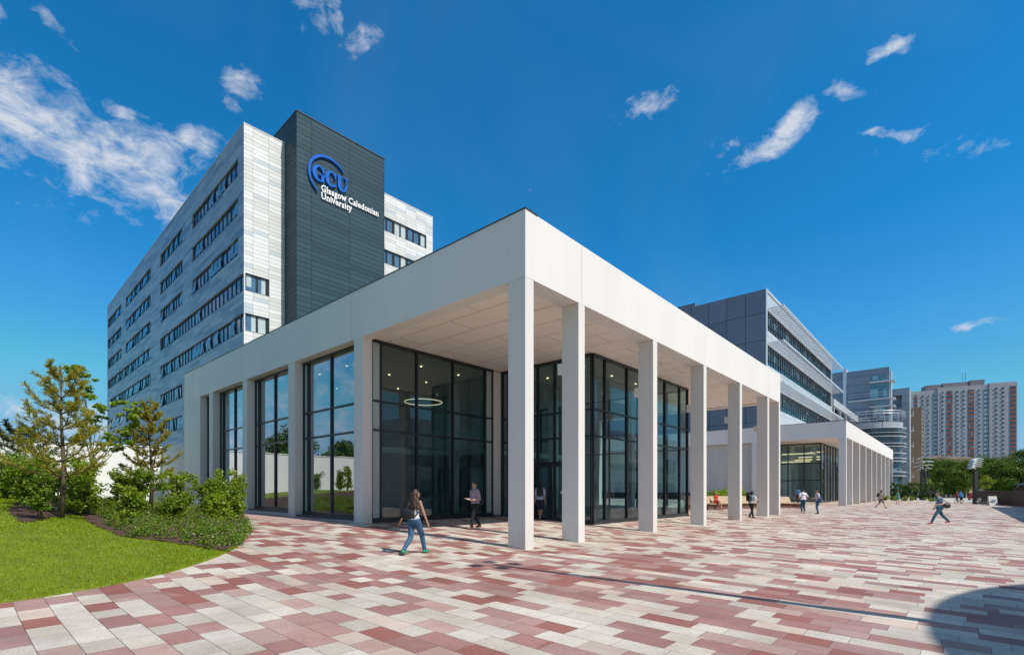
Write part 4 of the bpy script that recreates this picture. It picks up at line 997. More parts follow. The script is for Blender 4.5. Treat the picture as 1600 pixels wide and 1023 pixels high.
# buildings outside the frame that shade the right side of the plaza
m0 = thing('round_building', 'round stair drum outside the right edge of the photo', 'building', (12.5+sdx*9.4, 1.3+sdy*9.4, -.2))
m = MB(); m.cyl((0,0), 8.9, 0, 12.0, 64); m.build('wall', M['clad_end'], m0); m = MB()
for zz in (2.2,5.8,9.3): m.cyl((0,0), 8.93, zz, zz+1.5, 64)
m.build('window_band', M['b_glass'], m0)
q = W(-19.6, 23.0); m1 = thing('side_building', 'low office block outside the right edge of the photo', 'building', (q.x,q.y,-.2), ROT)
m = MB(); m.box(0,46,-14,0,0,10.0); m.build('wall', M['silver'], m1); m = MB(); m.box(.5,45.5,.0,.04,1.0,3.0); m.box(.5,45.5,.0,.04,4.6,6.8); m.build('window_band', M['b_glass'], m1)

# ------------------------------------------------------------------ right hand clutter
wl = thing('low_wall', 'dark brown low clad wall at the right behind the parked bicycles', 'wall', (72.0,78.0,-.2)); d = Vector((53.8-72.0,50.0-78.0,0)); L_ = d.length
wl.rotation_euler = (0,0,math.atan2(d.y,d.x)); m = MB(); m.box(0,L_+10,0,.4,0,1.72); m.build('wall', M['rust'], wl)
m = MB(); m.box(-.05,L_+10,-.04,.44,1.722,1.80); m.build('coping', M['sill'], wl)
sh = thing('dark_shed', 'dark sloping roofed structure cut by the right edge of the photo', 'building', (113.0,102,-.2), R(35))
m = MB(); m.box(0,14,0,8,0,2.6); m.build('wall', M['rust'], sh); m = MB(); m.add([(-.5,-.5,3),(14,-.5,3),(14,8,3),(-.5,8,3),(3,4,4.6),(14,4,4.6)], [(0,1,5,4),(2,3,4,5),(3,0,4)]); m.build('roof', M['sill'], sh)
def car(label, x, y, rz, paint):
    root = thing('parked_car', label, 'car', (x,y,gz(x,y)-.02), rz, None); m = MB()
    prof = [(-2.1,.35),(-2.15,.75),(-2.0,.92),(-1.35,1.0),(-.75,1.42),(.55,1.45),(1.15,1.0),(1.95,.85),(2.1,.6),(2.1,.35)]
    vs = [(a,-.82 if b < 1.1 else -.66,b) for a,b in prof]+[(a,.82 if b < 1.1 else .66,b) for a,b in prof]; n = len(prof)
    m.add(vs, [(i,(i+1)%n,n+(i+1)%n,n+i) for i in range(n)]+[tuple(range(n))[::-1],tuple(range(n,2*n))]); o = m.build('body', paint, root); b = o.modifiers.new('b','BEVEL'); b.width = .06; b.segments = 2
    m = MB()
    for s in (-1,1): m.add([(-1.2,s*.79,1.03),(.98,s*.79,1.03),(.5,s*.69,1.38),(-.7,s*.69,1.38)], [(0,1,2,3) if s < 0 else (3,2,1,0)])
    m.add([(1.13,-.7,1.05),(1.13,.7,1.05),(.62,.6,1.41),(.62,-.6,1.41)], [(0,1,2,3)]); m.build('window', M['b_glass'], root)
    for a in (-1.3,1.3):
        for s in (-.8,.8):
            m = MB(); m.tube([(a,s-.1,.32),(a,s+.1,.32)], .32, 16); w_ = m.build('wheel', M['steel_dark'], root); m = MB(); m.tube([(a,s-.11,.32),(a,s+.11,.32)], .18, 12); m.build('rim', M['steel'], w_)
    for s in (-.6,.6): m = MB(); m.ball((2.05,s,.72),(.08,.16,.09)); m.build('headlight', M['white_box'], root)
car('bright blue car with only its roof showing above the brown wall', 93.5, 97.5, R(35), simple('blue_car_paint', (.02,.10,.42), .25, .03))
car('dark red car partly hidden behind the lamp column and brown wall', 88.5, 95.5, R(35), simple('red_car_paint', (.25,.02,.03), .25, .03))
bs = thing('blue_panel_sign', 'small blue panel standing right of the thick lamp column', 'sign', (73.6,79.5,-.15)); m = MB(); m.box(-.6,.6,-.05,.05,.6,2.0); m.build('panel', simple('dull_blue_panel', (.02,.07,.22), .6), bs); m = MB(); m.box(-.55,-.5,-.04,.04,0,.6); m.box(.5,.55,-.04,.04,0,.6); m.build('leg', M['steel_dark'], bs)

def bicycle(name_label, x, y, rz, paint, lean=0.0, group=None):
    root = thing('bicycle', name_label, 'bicycle', (x,y,gz(x,y)), rz, group); root.rotation_euler = (lean,0,rz)
    for cx_ in (-.52,.52):
        m = MB(); m.tube([(cx_+.33*math.cos(a*.2618),0,.34+.33*math.sin(a*.2618)) for a in range(24)], .027, 6, True); w_ = m.build('wheel', M['steel_dark'], root)
        m = MB()
        for a in range(12): m.bar((cx_,0,.34),(cx_+.31*math.cos(a*.5236),0,.34+.31*math.sin(a*.5236)),.005)
        m.build('spoke', M['steel'], w_)
    m = MB(); bb = (-.08,0,.30); st_ = (-.22,0,.82); hd = (.36,0,.80); ht = (.34,0,.88)
    for a, b in ((bb,st_),(bb,hd),((-.20,0,.76),hd),((-.52,0,.34),bb),((-.52,0,.34),(-.2,0,.74)),(hd,(.52,0,.34)),(hd,ht)): m.tube([a,b],.026,6)
    m.build('frame', paint, root)
    m = MB(); m.ball((-.24,0,.88),(.13,.06,.03)); m.tube([st_,(-.23,0,.87)],.014,5); m.build('saddle', M['steel_dark'], root)
    m = MB(); m.tube([(.40,-.26,.98),(.36,-.1,.96),(.34,0,.95),(.36,.1,.96),(.40,.26,.98)],.014,6); m.tube([ht,(.34,0,.96)],.016,6); m.build('handlebar', M['steel_dark'], root)
    m = MB(); m.tube([(-.08,-.06,.30),(-.08,.06,.30)],.09,12); m.bar((-.08,.08,.3),(-.0,.08,.16),.02); m.bar((-.08,-.08,.3),(-.16,-.08,.44),.02); m.build('pedal', M['steel'], root)
    return root
wp = simple('white_bike_paint', (.6,.6,.6), .3); kp = M['steel_dark']
bicycle('black bicycle held by the standing rider in the blue top', 62.0, 69.6, R(12), kp)
for i,(dx,dy,a,p) in enumerate([(61.55,66.2,25,wp),(61.9,65.7,30,kp),(62.2,65.2,22,wp),(62.6,64.7,34,kp)]):
    bicycle(['white bicycle nearest the thick lamp column','black bicycle second from the thick lamp column','white bicycle third from the thick lamp column','black bicycle nearest the white folding sign'][i], dx, dy, R(a), p, R(6), 'bicycles parked at the brown wall')
ab = thing('a_board', 'small white folding sign standing by the brown wall', 'sign', (60.5,63.2,-.2), R(-12)); m = MB()
m.add([(-.45,-.28,0),(.45,-.28,0),(.45,-.02,1.15),(-.45,-.02,1.15),(-.45,-.24,0),(.45,-.24,0),(.45,.02,1.15),(-.45,.02,1.15)], [(0,1,2,3),(7,6,5,4),(0,4,5,1),(1,5,6,2),(2,6,7,3),(3,7,4,0)]); m.build('front_panel', M['white_box'], ab)
m = MB(); m.add([(-.45,.30,0),(.45,.30,0),(.45,.03,1.15),(-.45,.03,1.15)], [(3,2,1,0)]); m.build('rear_panel', M['white_box'], ab)
m = MB(); m.add([(-.24,-.237,.50),(.24,-.237,.50),(.24,-.185,.72),(-.24,-.185,.72)], [(0,1,2,3)]); o = m.build('printed_patch', simple('faded_print', (.20,.28,.42), .6), ab); o.location = (0,-.03,.0)
for i in range(9):
    px = 1446+i*8; Y = 118; x = (px-800)/784*Y; o = MB(); o.cyl((0,0), .09, 0, .9, 12); o.ball((0,0,.9), .09, 10, 6)
    b_ = o.build('bollard', M['white_box']); b_.location = (x,Y,-.15); tag(b_, 'short pale bollard in the row across the far end of the path', 'bollard', 'bollards across the far end of the path')
m = MB(); m.box(-17,17,0,.3,0,1.1); o = tag(m.build('far_wall', M['rust']), 'long low dark wall beyond the bollards at the end of the path', 'wall'); o.location = (107,122,-.1)
pt = thing('planter_post', 'dark information pillar standing at the left of the path by the shrubs', 'sign', (76.4,95.0,-.15), ROT); m = MB(); m.box(-.35,.35,-.12,.12,0,2.4); m.build('panel', M['steel_dark'], pt)

# ------------------------------------------------------------------ people
def remesh(mb, name, mats, parent, vox, smooth=4):
    o = mb.build(name, mats); r = o.modifiers.new('r','REMESH'); r.mode = 'VOXEL'; r.voxel_size = vox; r.use_smooth_shade = True
    s = o.modifiers.new('s','SMOOTH'); s.factor = .5; s.iterations = smooth
    dg = bpy.context.evaluated_depsgraph_get(); me = bpy.data.meshes.new_from_object(o.evaluated_get(dg)); me.name = name
    for p in me.polygons: p.use_smooth = True
    bpy.data.objects.remove(o); n = bpy.data.objects.new(name, me); col.objects.link(n); n.parent = parent
    if not me.materials: me.materials.append(mats)
    return n
def ik(a, b, l1, l2, bend):
    a = Vector(a); b = Vector(b); d = b-a; L_ = min(d.length, (l1+l2)*.999); dn = d.normalized(); b = a+dn*L_
    x = (l1*l1-l2*l2+L_*L_)/(2*L_); h = math.sqrt(max(0, l1*l1-x*x)); bd = Vector(bend); bd = (bd-dn*bd.dot(dn)).normalized()
    return a+dn*x+bd*h, b
SK = {'fair': simple('skin_fair', (.50,.30,.21), .5, .06, 12), 'tan': simple('skin_tan', (.40,.22,.14), .5, .06, 12), 'dark': simple('skin_dark', (.10,.055,.035), .5, .08, 12)}
def cloth(name, c, var=.12, sc=9): return simple(name, c, .85, max(var,.18), sc, bump=.012)
def person(label, x, y, heading, H=1.72, skin='fair', male=True, lf=(.0,0), rf=(0,0), lh=None, rh=None, lean=.04, hipz=None, top=None, tsleeve=.5, bottom=None, blen=1.0, shoes=None, hair=None,
           hairstyle='short', vox=.011, face=(0,0), skirt=False, z=None, arms_skin=True, fat=1.0, group=None):
    z = gz(x,y) if z is None else z; root = thing('person', label, 'person', (x,y,z), math.atan2(heading[1],heading[0])-math.pi/2, group)
    k = H/1.75; hw = .088*k if male else .085*k; swd = (.175 if male else .15)*k
    th, shn = .43*k, .43*k; ank = .085*k
    La = Vector((-hw*.9, lf[0]*k, ank+lf[1]*k)); Ra = Vector((hw*.9, rf[0]*k, ank+rf[1]*k))
    if hipz is None:
        hz = min(math.sqrt(max(.1,(th+shn)**2-(lf[0]*k)**2))+La.z, math.sqrt(max(.1,(th+shn)**2-(rf[0]*k)**2))+Ra.z, .93*k)-.006
    else: hz = hipz*k
    hip = Vector((0,0,hz)); hl = hip+Vector((-hw,0,0)); hr = hip+Vector((hw,0,0))
    kl, La = ik(hl, La, th, shn, (0,1,.05)); kr, Ra = ik(hr, Ra, th, shn, (0,1,.05))
    chest = hip+Vector((0,lean*.7*k,.40*k)); neck = hip+Vector((0,lean*k,.53*k)); sl = neck+Vector((-swd,0,-.06*k)); sr = neck+Vector((swd,0,-.06*k))
    head = neck+Vector((0,lean*.3*k+.015*k,.155*k))
    ua, fa_ = .29*k, .25*k
    lh = lh or (-.24,-.02,.82); rh = rh or (.24,.02,.82)
    LW = Vector(lh)*k; RW = Vector(rh)*k
    el, LW = ik(sl, LW, ua, fa_, (-.35,-1,-.2)); er, RW = ik(sr, RW, ua, fa_, (.35,-1,-.2))
    fq = fat; B = MB()
    # body
    B.capsule(hl,.088*k,kl,.055*k); B.capsule(kl,.056*k,kl.lerp(La,.35),.055*k); B.capsule(kl.lerp(La,.35),.055*k,La,.036*k); B.capsule(hr,.088*k,kr,.055*k); B.capsule(kr,.056*k,kr.lerp(Ra,.35),.055*k); B.capsule(kr.lerp(Ra,.35),.055*k,Ra,.036*k)
    B.ball(hip+Vector((0,-.01,.03*k)),(.165*k*fq if male else .17*k,.115*k*fq,.12*k),14,9); B.ball(hip+Vector((0,lean*.3*k,.2*k)),(.14*k*fq if male else .12*k,.10*k*fq,.16*k),14,9); B.ball(chest,(.165*k*fq if male else .145*k,.115*k*fq,.18*k),14,9)
    B.capsule(sl,.062*k if male else .05*k,sr,.062*k if male else .05*k); B.capsule(neck-Vector((0,0,.05*k)),.06*k,head-Vector((0,.01,.06*k)),.052*k)
    for s_, e_, w_ in ((sl,el,LW),(sr,er,RW)):
        q = 1.0 if male else .84
        B.capsule(s_,.055*k*q,e_,.041*k*q); B.capsule(e_,.042*k*q,w_,.027*k*q)
    fc = Euler((face[1],0,face[0])).to_matrix()
    def hp(v): return head+fc@(Vector(v)*k)
    B.ball(hp((0,0,.015)),(.076*k,.094*k,.105*k),16,11); B.ball(hp((0,.035,-.055)),(.055*k,.058*k,.058*k),12,8)
    B.capsule(hp((0,.094,.012)),.010*k,hp((0,.112,-.022)),.013*k,6)
    for s in (-1,1): B.ball(hp((s*.077,-.005,-.005)),(.012*k,.018*k,.03*k),8,6)
    B.ball(hp((0,.094,-.058)),(.024*k,.010*k,.008*k),8,5)
    for s_, w_, e_ in ((-1,LW,el),(1,RW,er)):
        d = (w_-e_).normalized(); side = d.cross(Vector((0,1,0))); side = side.normalized() if side.length > .2 else Vector((1,0,0)); fwd = side.cross(d).normalized()
        pc = w_+d*.045*k; B.capsule(w_,.024*k,pc+d*.03*k,.027*k,8); B.capsule(pc+fwd*.016*k,.02*k,pc+d*.03*k-fwd*.016*k,.02*k,8)
        rf_ = max(.0088, vox*.95)*k
        for i, f in enumerate((-.030,-.010,.010,.028)):
            b0 = w_+d*.075*k+fwd*f*k; b1 = b0+d*(.04-.004*abs(i-1))*k-side*s_*.006*k; b2 = b1+d*.025*k-side*s_*.022*k; B.capsule(b0,rf_,b1,rf_*.95,6); B.capsule(b1,rf_*.95,b2,rf_*.8,6)
        B.capsule(w_+d*.03*k+fwd*.02*k,rf_*1.15,w_+d*.075*k+fwd*.055*k,rf_,6)
    for a in (La,Ra): B.capsule(a,.036*k,a+Vector((0,-.03*k,-.04*k)),.035*k); B.capsule(a+Vector((0,.02*k,-.045*k)),.036*k,a+Vector((0,.14*k,-.062*k)),.024*k)
    body = remesh(B, 'body', SK[skin], root, vox)
    e = MB()
    for s in (-1,1): e.ball(hp((s*.031,.090,.008)),(.010*k,.006*k,.006*k),8,6)
    e.build('eyes', M['steel_dark'], root, True)
    cv = max(vox,.011)
    if top:
        T = MB(); g_ = .018*k
        T.ball(hip+Vector((0,-.01,.06*k)),(.172*k*fq+g_ if male else .165*k,.118*k*fq+g_,.12*k),14,9); T.ball(hip+Vector((0,lean*.3*k,.2*k)),(.152*k*fq+g_ if male else .13*k,.11*k*fq+g_,.17*k),14,9); T.ball(chest,(.168*k*fq+g_ if male else .148*k+g_*.5,.118*k*fq+g_,.165*k),14,9)
        if tsleeve >= 0:
            T.capsule(sl,.068*k,sr,.068*k); T.capsule(chest+Vector((0,0,.08*k)),.11*k,neck-Vector((0,0,.045*k)),.075*k)
            if tsleeve > 0:
                for s_, e_, w_ in ((sl,el,LW),(sr,er,RW)):
                    if tsleeve <= 1: T.capsule(s_,.068*k,s_.lerp(e_,tsleeve),.060*k)
                    else: T.capsule(s_,.066*k,e_,.054*k); T.capsule(e_,.054*k,e_.lerp(w_,tsleeve-1),.042*k)
        else:
            for s in (-1,1): T.capsule(chest+Vector((s*.08*k,0,.1*k)),.03*k,neck+Vector((s*.09*k,0,-.03*k)),.022*k)
        if skirt: T.capsule(hip+Vector((0,0,.05*k)),.15*k,hip+Vector((0,0,-.26*k)),.19*k)
        remesh(T, 'top', top, root, cv)
    if bottom:
        T = MB(); T.ball(hip+Vector((0,-.012*k,.02*k)),(.175*k*fq,.13*k*fq,.11*k),14,9)
        for h_, kk, a_ in ((hl,kl,La),(hr,kr,Ra)):
            if blen < 1: T.capsule(h_,.10*k,h_.lerp(kk,blen*1.0),.078*k)
            else: T.capsule(h_,.10*k,kk,.070*k); T.capsule(kk,.070*k,kk.lerp(a_,.4),.066*k); T.capsule(kk.lerp(a_,.4),.066*k,kk.lerp(a_,.97),.052*k)
        remesh(T, 'trousers' if blen >= 1 else 'shorts', bottom, root, cv)
    if shoes:
        for a in (La,Ra):
            T = MB(); T.capsule(a+Vector((0,-.03*k,-.030*k)),.045*k,a+Vector((0,.05*k,-.042*k)),.043*k); T.capsule(a+Vector((0,.05*k,-.042*k)),.043*k,a+Vector((0,.155*k,-.053*k)),.033*k); remesh(T, 'shoe', shoes, root, cv)
    if hair:
        T = MB(); r_ = random.Random(5)
        T.ball(hp((0,-.018,.04)),(.086*k,.098*k,.092*k),14,9); T.ball(hp((0,-.045,.0)),(.08*k,.072*k,.085*k),14,9)
        if hairstyle == 'long': 
            for i in range(64):
                a = R(r_.uniform(165,375)); p = [hp((.075*math.cos(a),.07*math.sin(a)-.02,.05))]; rr = .08+r_.uniform(0,.02)
                for q in range(1,9):
                    rr += .0145; p.append(hp((rr*math.cos(a)*.95+.014*math.sin(q*2.1+i),rr*.75*math.sin(a)-.03+.014*math.cos(q*2.3+i*2),.06-q*.058-(.02 if i%2 else 0))))
                T.tube(p, [.022*k]*6+[.018*k,.014*k,.008*k], 6)
        if hairstyle == 'bob': T.ball(hp((0,-.06,-.03)),(.095*k,.08*k,.12*k),12,8)
        if hairstyle == 'bun': T.ball(hp((0,-.06,.10)),(.05*k,.05*k,.05*k),10,7)
        remesh(T, 'hair', hair, root, .010 if hairstyle != 'long' else .008, 1 if hairstyle == 'long' else 3)
    root_k = dict(root=root, k=k, chest=chest, neck=neck, hip=hip, sl=sl, sr=sr, LW=LW, RW=RW, head=head)
    return root_k
def backpack(pr, mat, parent_world_label, w=.16, h=.24, d=.09, shift=0.0):
    k = pr['k']; c = pr['chest']+Vector((shift*k,-(.115+d)*k-.02,-.02*k)); T = MB(); T.ball(c,(w*k,d*k,h*k),16,10); T.box(c.x-w*.75*k,c.x+w*.75*k,c.y-d*.8*k,c.y+d*.9*k,c.z-h*.85*k,c.z+h*.6*k); T.ball(c+Vector((0,-d*.7*k,-h*.35*k)),(w*.75*k,d*.5*k,h*.42*k),12,8)
    bag = thing('backpack', parent_world_label, 'backpack', pr['root'].location, pr['root'].rotation_euler.z); remesh(T, 'pack', mat, bag, .014, 3); T = MB()
    for s in (-1,1):
        sp_ = [c+Vector((s*.09*k,d*.6*k,h*.7*k)), pr['neck']+Vector((s*.105*k,-.06*k,.012*k)), pr['neck']+Vector((s*.11*k,.03*k,.005*k)), pr['chest']+Vector((s*.125*k,.135*k,.03*k)), pr['chest']+Vector((s*.16*k,.06*k,-.12*k)), c+Vector((s*.12*k,d*.4*k,-h*.7*k))]
        T.tube(sp_, .016*k, 6)
    T.build('strap', mat, bag, True); return bag
def side_bag(pr, mat, lab, s=1, w=.05, cx_=.2, cy_=-.06, cz_=.02, sz=(.07,.22,.13), name='shoulder_bag'):
    k = pr['k']; c = pr['hip']+Vector((s*cx_*k,cy_*k,cz_*k)); bag = thing(name, lab, 'bag', pr['root'].location, pr['root'].rotation_euler.z); T = MB(); T.ball(c,tuple(q*k for q in sz),14,9); T.box(c.x-sz[0]*.6*k,c.x+sz[0]*.6*k,c.y-sz[1]*.7*k,c.y+sz[1]*.7*k,c.z-sz[2]*.8*k,c.z+sz[2]*.7*k)
    remesh(T, 'pouch', mat, bag, .014, 3); T = MB(); ch = pr['chest']; nk = pr['neck']
    T.tube([c+Vector((0,.15*k,.08*k)), ch+Vector((s*.10*k,.15*k,0)), nk+Vector((-s*.06*k,.06*k,-.01*k)), nk+Vector((-s*.09*k,-.02*k,.01*k)), nk+Vector((-s*.03*k,-.09*k,-.03*k)), ch+Vector((s*.10*k,-.15*k,0)), c+Vector((0,-.15*k,.08*k))], .016*k, 6); T.build('strap', mat, bag, True); return bag
jeans = cloth('blue_denim', (.04,.12,.23), .35, 10); teal_j = cloth('teal_denim', (.02,.11,.17), .25, 14); black = cloth('black_cloth', (.012,.012,.015)); navy = cloth('navy_cloth', (.015,.02,.045))
brownh = simple('dark_brown_hair', (.045,.018,.010), .55, .5, 30); blackh = simple('black_hair', (.008,.007,.006), .5, .3, 20); fairh = simple('fair_hair', (.40,.27,.13), .6, .2, 20)
bagk = simple('black_bag_fabric', (.012,.013,.016), .6, .3, 10)
def check_mat():
    t = NT('lilac_check_shirt'); x,y,z = t.sep(t.coord())[0:3]; a = t.m('LESS_THAN', t.m('FRACT', t.m('MULTIPLY', x, 28.0)), .3); b = t.m('LESS_THAN', t.m('FRACT', t.m('MULTIPLY', z, 28.0)), .3)
    t.base(t.mix(t.m('MULTIPLY', t.m('ADD', a, b), .5), (.42,.33,.42), (.16,.10,.17))); t.rough(.85); return t.mat
def floral(name, a, b, c, sc=9):
    t = NT(name); t.base(t.ramp(t.noise(t.coord(), sc, 3), [(.38,a),(.48,b),(.6,c)], 'CONSTANT')); t.rough(.85); return t.mat
def at(px, Y): return (px-800)/784*Y
p = person('woman with long curly brown hair, grey vest and blue jeans walking away in the foreground', -2.44, 12.5, (.42,.9), 1.70, 'tan', False, lf=(-.34,.05), rf=(.36,.0), lh=(-.36,-.10,.83), rh=(.32,.14,.80), lean=.05,
    top=cloth('pale_grey_vest', (.55,.56,.60)), tsleeve=-1, bottom=jeans, shoes=simple('green_trainers', (.03,.33,.15), .5), hair=brownh, hairstyle='long', vox=.0085, face=(R(-32),0))
b = MB(); k = p['k']; c = p['hip']+Vector((-.02,-.23,.17)); b.ball(c,(.18,.10,.13),16,10); b.box(c.x-.15,c.x+.15,c.y-.07,c.y+.08,c.z-.1,c.z+.09)
bp = thing('backpack', 'black backpack hanging low on the back of the curly haired woman', 'backpack', p['root'].location, p['root'].rotation_euler.z); remesh(b, 'pack', bagk, bp, .012, 3)
b = MB()
for s in (-1,1): b.tube([c+Vector((s*.12,.07,.09)), p['chest']+Vector((s*.10,-.145,.02)), p['neck']+Vector((s*.095,-.02,.015)), p['chest']+Vector((s*.13,.12,.05)), p['chest']+Vector((s*.17,.02,-.1)), c+Vector((s*.15,.06,-.06))], .014, 6)
b.build('strap', bagk, bp, True)
p = person('man in lilac check shirt and black trousers walking beside the glass', -1.37, 18.6, (-.72,-.62), 1.78, 'fair', True, lf=(.22,.0), rf=(-.28,.05), lh=(-.15,.20,1.06), rh=(.13,.26,1.10), lean=.02, top=check_mat(), tsleeve=1.0, bottom=black, shoes=simple('tan_leather_shoes', (.12,.045,.02), .4), hair=simple('short_brown_hair', (.05,.025,.015), .6), vox=.009, face=(R(20),0))
b = MB(); b.box(-.06,.06,-.03,.03,0,.012); o = tag(b.build('papers', M['white_box']), 'white papers held by the man in the lilac check shirt', 'papers'); o.location = p['root'].location+Vector((-.22,-.24,1.10)); o.rotation_euler = (R(20),0,.4)
p = person('man in pale blue shirt and dark shorts walking towards the lobby doors', 1.30, 23.3, (.35,.93), 1.80, 'tan', True, lf=(.20,0), rf=(-.26,.09), lean=.04, top=cloth('pale_blue_shirt', (.42,.50,.68)), tsleeve=.8, bottom=navy, blen=.92, shoes=simple('grey_trainers', (.2,.2,.2), .5), hair=blackh, vox=.011)
backpack(p, bagk, 'black backpack worn by the man in shorts at the lobby doors', shift=.05)
# seated woman
p = person('woman in a red dress sitting cross legged on the curved bench', 15.25, 37.62, (.45,-.9), 1.68, 'fair', False, lf=(.50,.0), rf=(.36,.12), lh=(-.08,.32,.66), rh=(.10,.34,.70), hipz=.56, lean=.03, top=simple('red_dress', (.62,.035,.02), .8), tsleeve=.35, skirt=False, bottom=simple('red_skirt', (.60,.035,.02), .8), blen=.8, shoes=simple('tan_sandals', (.25,.12,.06), .5), hair=fairh, hairstyle='bob', vox=.012)
p = person('woman in a light top and black trousers striding past a column with a black rucksack', 14.25, 29.9, (.80,.35), 1.66, 'dark', False, lf=(.24,0), rf=(-.25,.04), lh=(-.18,.34,1.05), rh=(.20,.36,1.02), lean=.07, top=cloth('light_blue_top', (.45,.58,.68)), tsleeve=1.3, bottom=black, shoes=bagk, hair=blackh, hairstyle='bob', vox=.012)
backpack(p, bagk, 'big black rucksack on the woman striding past the column', .18, .25, .11)
p = person('man in white tee shirt and blue jeans standing with his back turned', 21.65, 37.3, (.15,.99), 1.80, 'fair', True, lf=(.02,0), rf=(-.05,.0), lh=(-.27,.16,1.04), rh=(.27,.16,1.04), top=cloth('white_tee', (.72,.70,.78), .06), tsleeve=.75, bottom=teal_j, shoes=M['white_box'], hair=blackh, vox=.012, fat=1.1, face=(R(-40),0))
p = person('person with a blue shoulder bag facing the man in the white tee shirt', 22.2, 36.4, (-.97,.1), 1.74, 'tan', True, lf=(.05,0), rf=(-.05,0), lh=(-.14,.32,1.12), rh=(.14,.32,1.10), top=cloth('pale_top', (.60,.62,.68), .06), tsleeve=.6, bottom=jeans, shoes=bagk, hair=brownh, vox=.012)
side_bag(p, simple('blue_bag', (.02,.06,.16), .7), 'blue and grey shoulder bag on the person facing the white tee shirt', -1, cx_=.19, cy_=-.02, cz_=.10, sz=(.09,.17,.24))
p = person('person in blue shirt in the doorway of the smaller pavilion', 31.6, 55.4, (.1,1), 1.80, 'tan', True, lh=(-.26,.05,.9), rh=(.26,.05,.9), top=cloth('mid_blue_shirt', (.05,.13,.30)), tsleeve=.8, bottom=black, shoes=bagk, hair=blackh, vox=.014)
p = person('man in khaki shorts and grey tee shirt striding past the far columns', 35.4, 48.2, (.95,-.2), 1.80, 'fair', True, lf=(-.38,.10), rf=(.36,.02), lh=(-.20,.30,1.10), rh=(.22,-.16,.95), lean=.07, top=cloth('grey_tee', (.32,.33,.35)), tsleeve=.6, bottom=cloth('khaki_shorts', (.12,.11,.08)), blen=.9, shoes=bagk, hair=blackh, vox=.013)
backpack(p, bagk, 'black rucksack on the striding man in khaki shorts', .16, .22, .10)
p = person('woman in a teal green dress walking away near the shrub border', 51.3, 66.7, (.2,1), 1.66, 'fair', False, lf=(.1,0), rf=(-.14,.03), top=simple('teal_dress', (.01,.26,.20), .8), tsleeve=.2, skirt=True, shoes=simple('tan_sandals2', (.25,.12,.06), .5), hair=simple('ginger_hair', (.35,.15,.05), .6), hairstyle='bun', vox=.014)
p = person('man in patterned blue shirt, teal jeans and red shoes striding left', 22.75, 26.7, (-1,.02), 1.86, 'fair', True, lf=(.46,.01), rf=(-.52,.06), lh=(-.22,.30,.98), rh=(.24,.04,.84), lean=.05, top=floral('patterned_shirt', (.03,.10,.16), (.16,.36,.48), (.55,.60,.72), 12), tsleeve=.6, bottom=teal_j, shoes=simple('red_shoes', (.38,.02,.02), .5), hair=blackh, vox=.010)
side_bag(p, simple('dark_bag', (.035,.030,.030), .55, .3, 8), 'dark shoulder bag swinging behind the striding man in the patterned shirt', -1, cx_=.19, cy_=-.20, cz_=.12, sz=(.09,.19,.14))
p = person('rider in a bright blue top and helmet standing beside a black bicycle', 62.0, 69.2, (.1,1), 1.72, 'fair', True, lf=(.02,0), rf=(-.04,0), lh=(-.26,.30,1.0), rh=(.26,.30,1.0), lean=.14, top=simple('blue_jersey', (.02,.22,.55), .8), tsleeve=.7, bottom=black, blen=.85, shoes=simple('blue_trainers', (.05,.3,.45), .5), vox=.015)
b = MB(); b.ball(p['head']+Vector((0,0,.05)),(.12,.14,.09),12,8); hm = b.build('helmet', simple('blue_helmet', (.02,.25,.50), .3), p['root'], True)
p = person('small distant person in a red top near the end of the path', 78.5, 88.5, (-1,0), 1.68, 'fair', False, lf=(.2,0), rf=(-.2,.03), top=simple('red_top', (.40,.02,.02), .8), tsleeve=.7, bottom=black, shoes=bagk, hair=fairh, vox=.018)
p = person('distant person in white top and grey trousers beside the slim lamp columns', 72.4, 89.5, (.6,-.6), 1.74, 'fair', True, lf=(.25,0), rf=(-.25,.03), top=cloth('white_top2', (.7,.7,.7)), tsleeve=1.6, bottom=cloth('grey_trousers', (.25,.26,.28)), shoes=bagk, hair=brownh, vox=.018)

# ------------------------------------------------------------------ sky, sun, camera
wd = bpy.data.worlds.new('World'); scene.world = wd; wd.use_nodes = True; nt = wd.node_tree; nt.nodes.clear()
def N(t, **kw):
    n = nt.nodes.new(t)
    for a, b in kw.items(): setattr(n, a, b)
    return n
def LK(a, b): nt.links.new(a, b)
def Mt(op, a, b=0.0, c=None):
    n = N('ShaderNodeMath', operation=op)
    for i, v in enumerate((a, b, c)):
        if v is None: continue
        if isinstance(v, (int,float)): n.inputs[i].default_value = v
        else: LK(v, n.inputs[i])
    return n.outputs[0]
sky = N('ShaderNodeTexSky', sky_type='NISHITA'); sky.sun_disc = False; sky.sun_elevation = SE; sky.sun_rotation = math.pi/2-SA; sky.altitude = 50; sky.air_density = 1.0; sky.dust_density = .35; sky.ozone_density = 2.2
geo = N('ShaderNodeTexCoord'); D_ = geo.outputs['Generated']
hs_ = N('ShaderNodeHueSaturation'); LK(sky.outputs[0], hs_.inputs['Color']); hs_.inputs['Saturation'].default_value = 1.0
gain = N('ShaderNodeMix', data_type='RGBA', blend_type='MULTIPLY'); gain.inputs[0].default_value = 1.0; LK(hs_.outputs[0], gain.inputs[6]); zz_ = N('ShaderNodeSeparateXYZ'); LK(D_, zz_.inputs[0]); gr = N('ShaderNodeValToRGB'); LK(zz_.outputs[2], gr.inputs[0]); gr.color_ramp.elements[0].color = (.62,1.15,1.5,1); gr.color_ramp.elements[1].position = .42; gr.color_ramp.elements[1].color = (.12,1.12,1.60,1); LK(gr.outputs[0], gain.inputs[7])
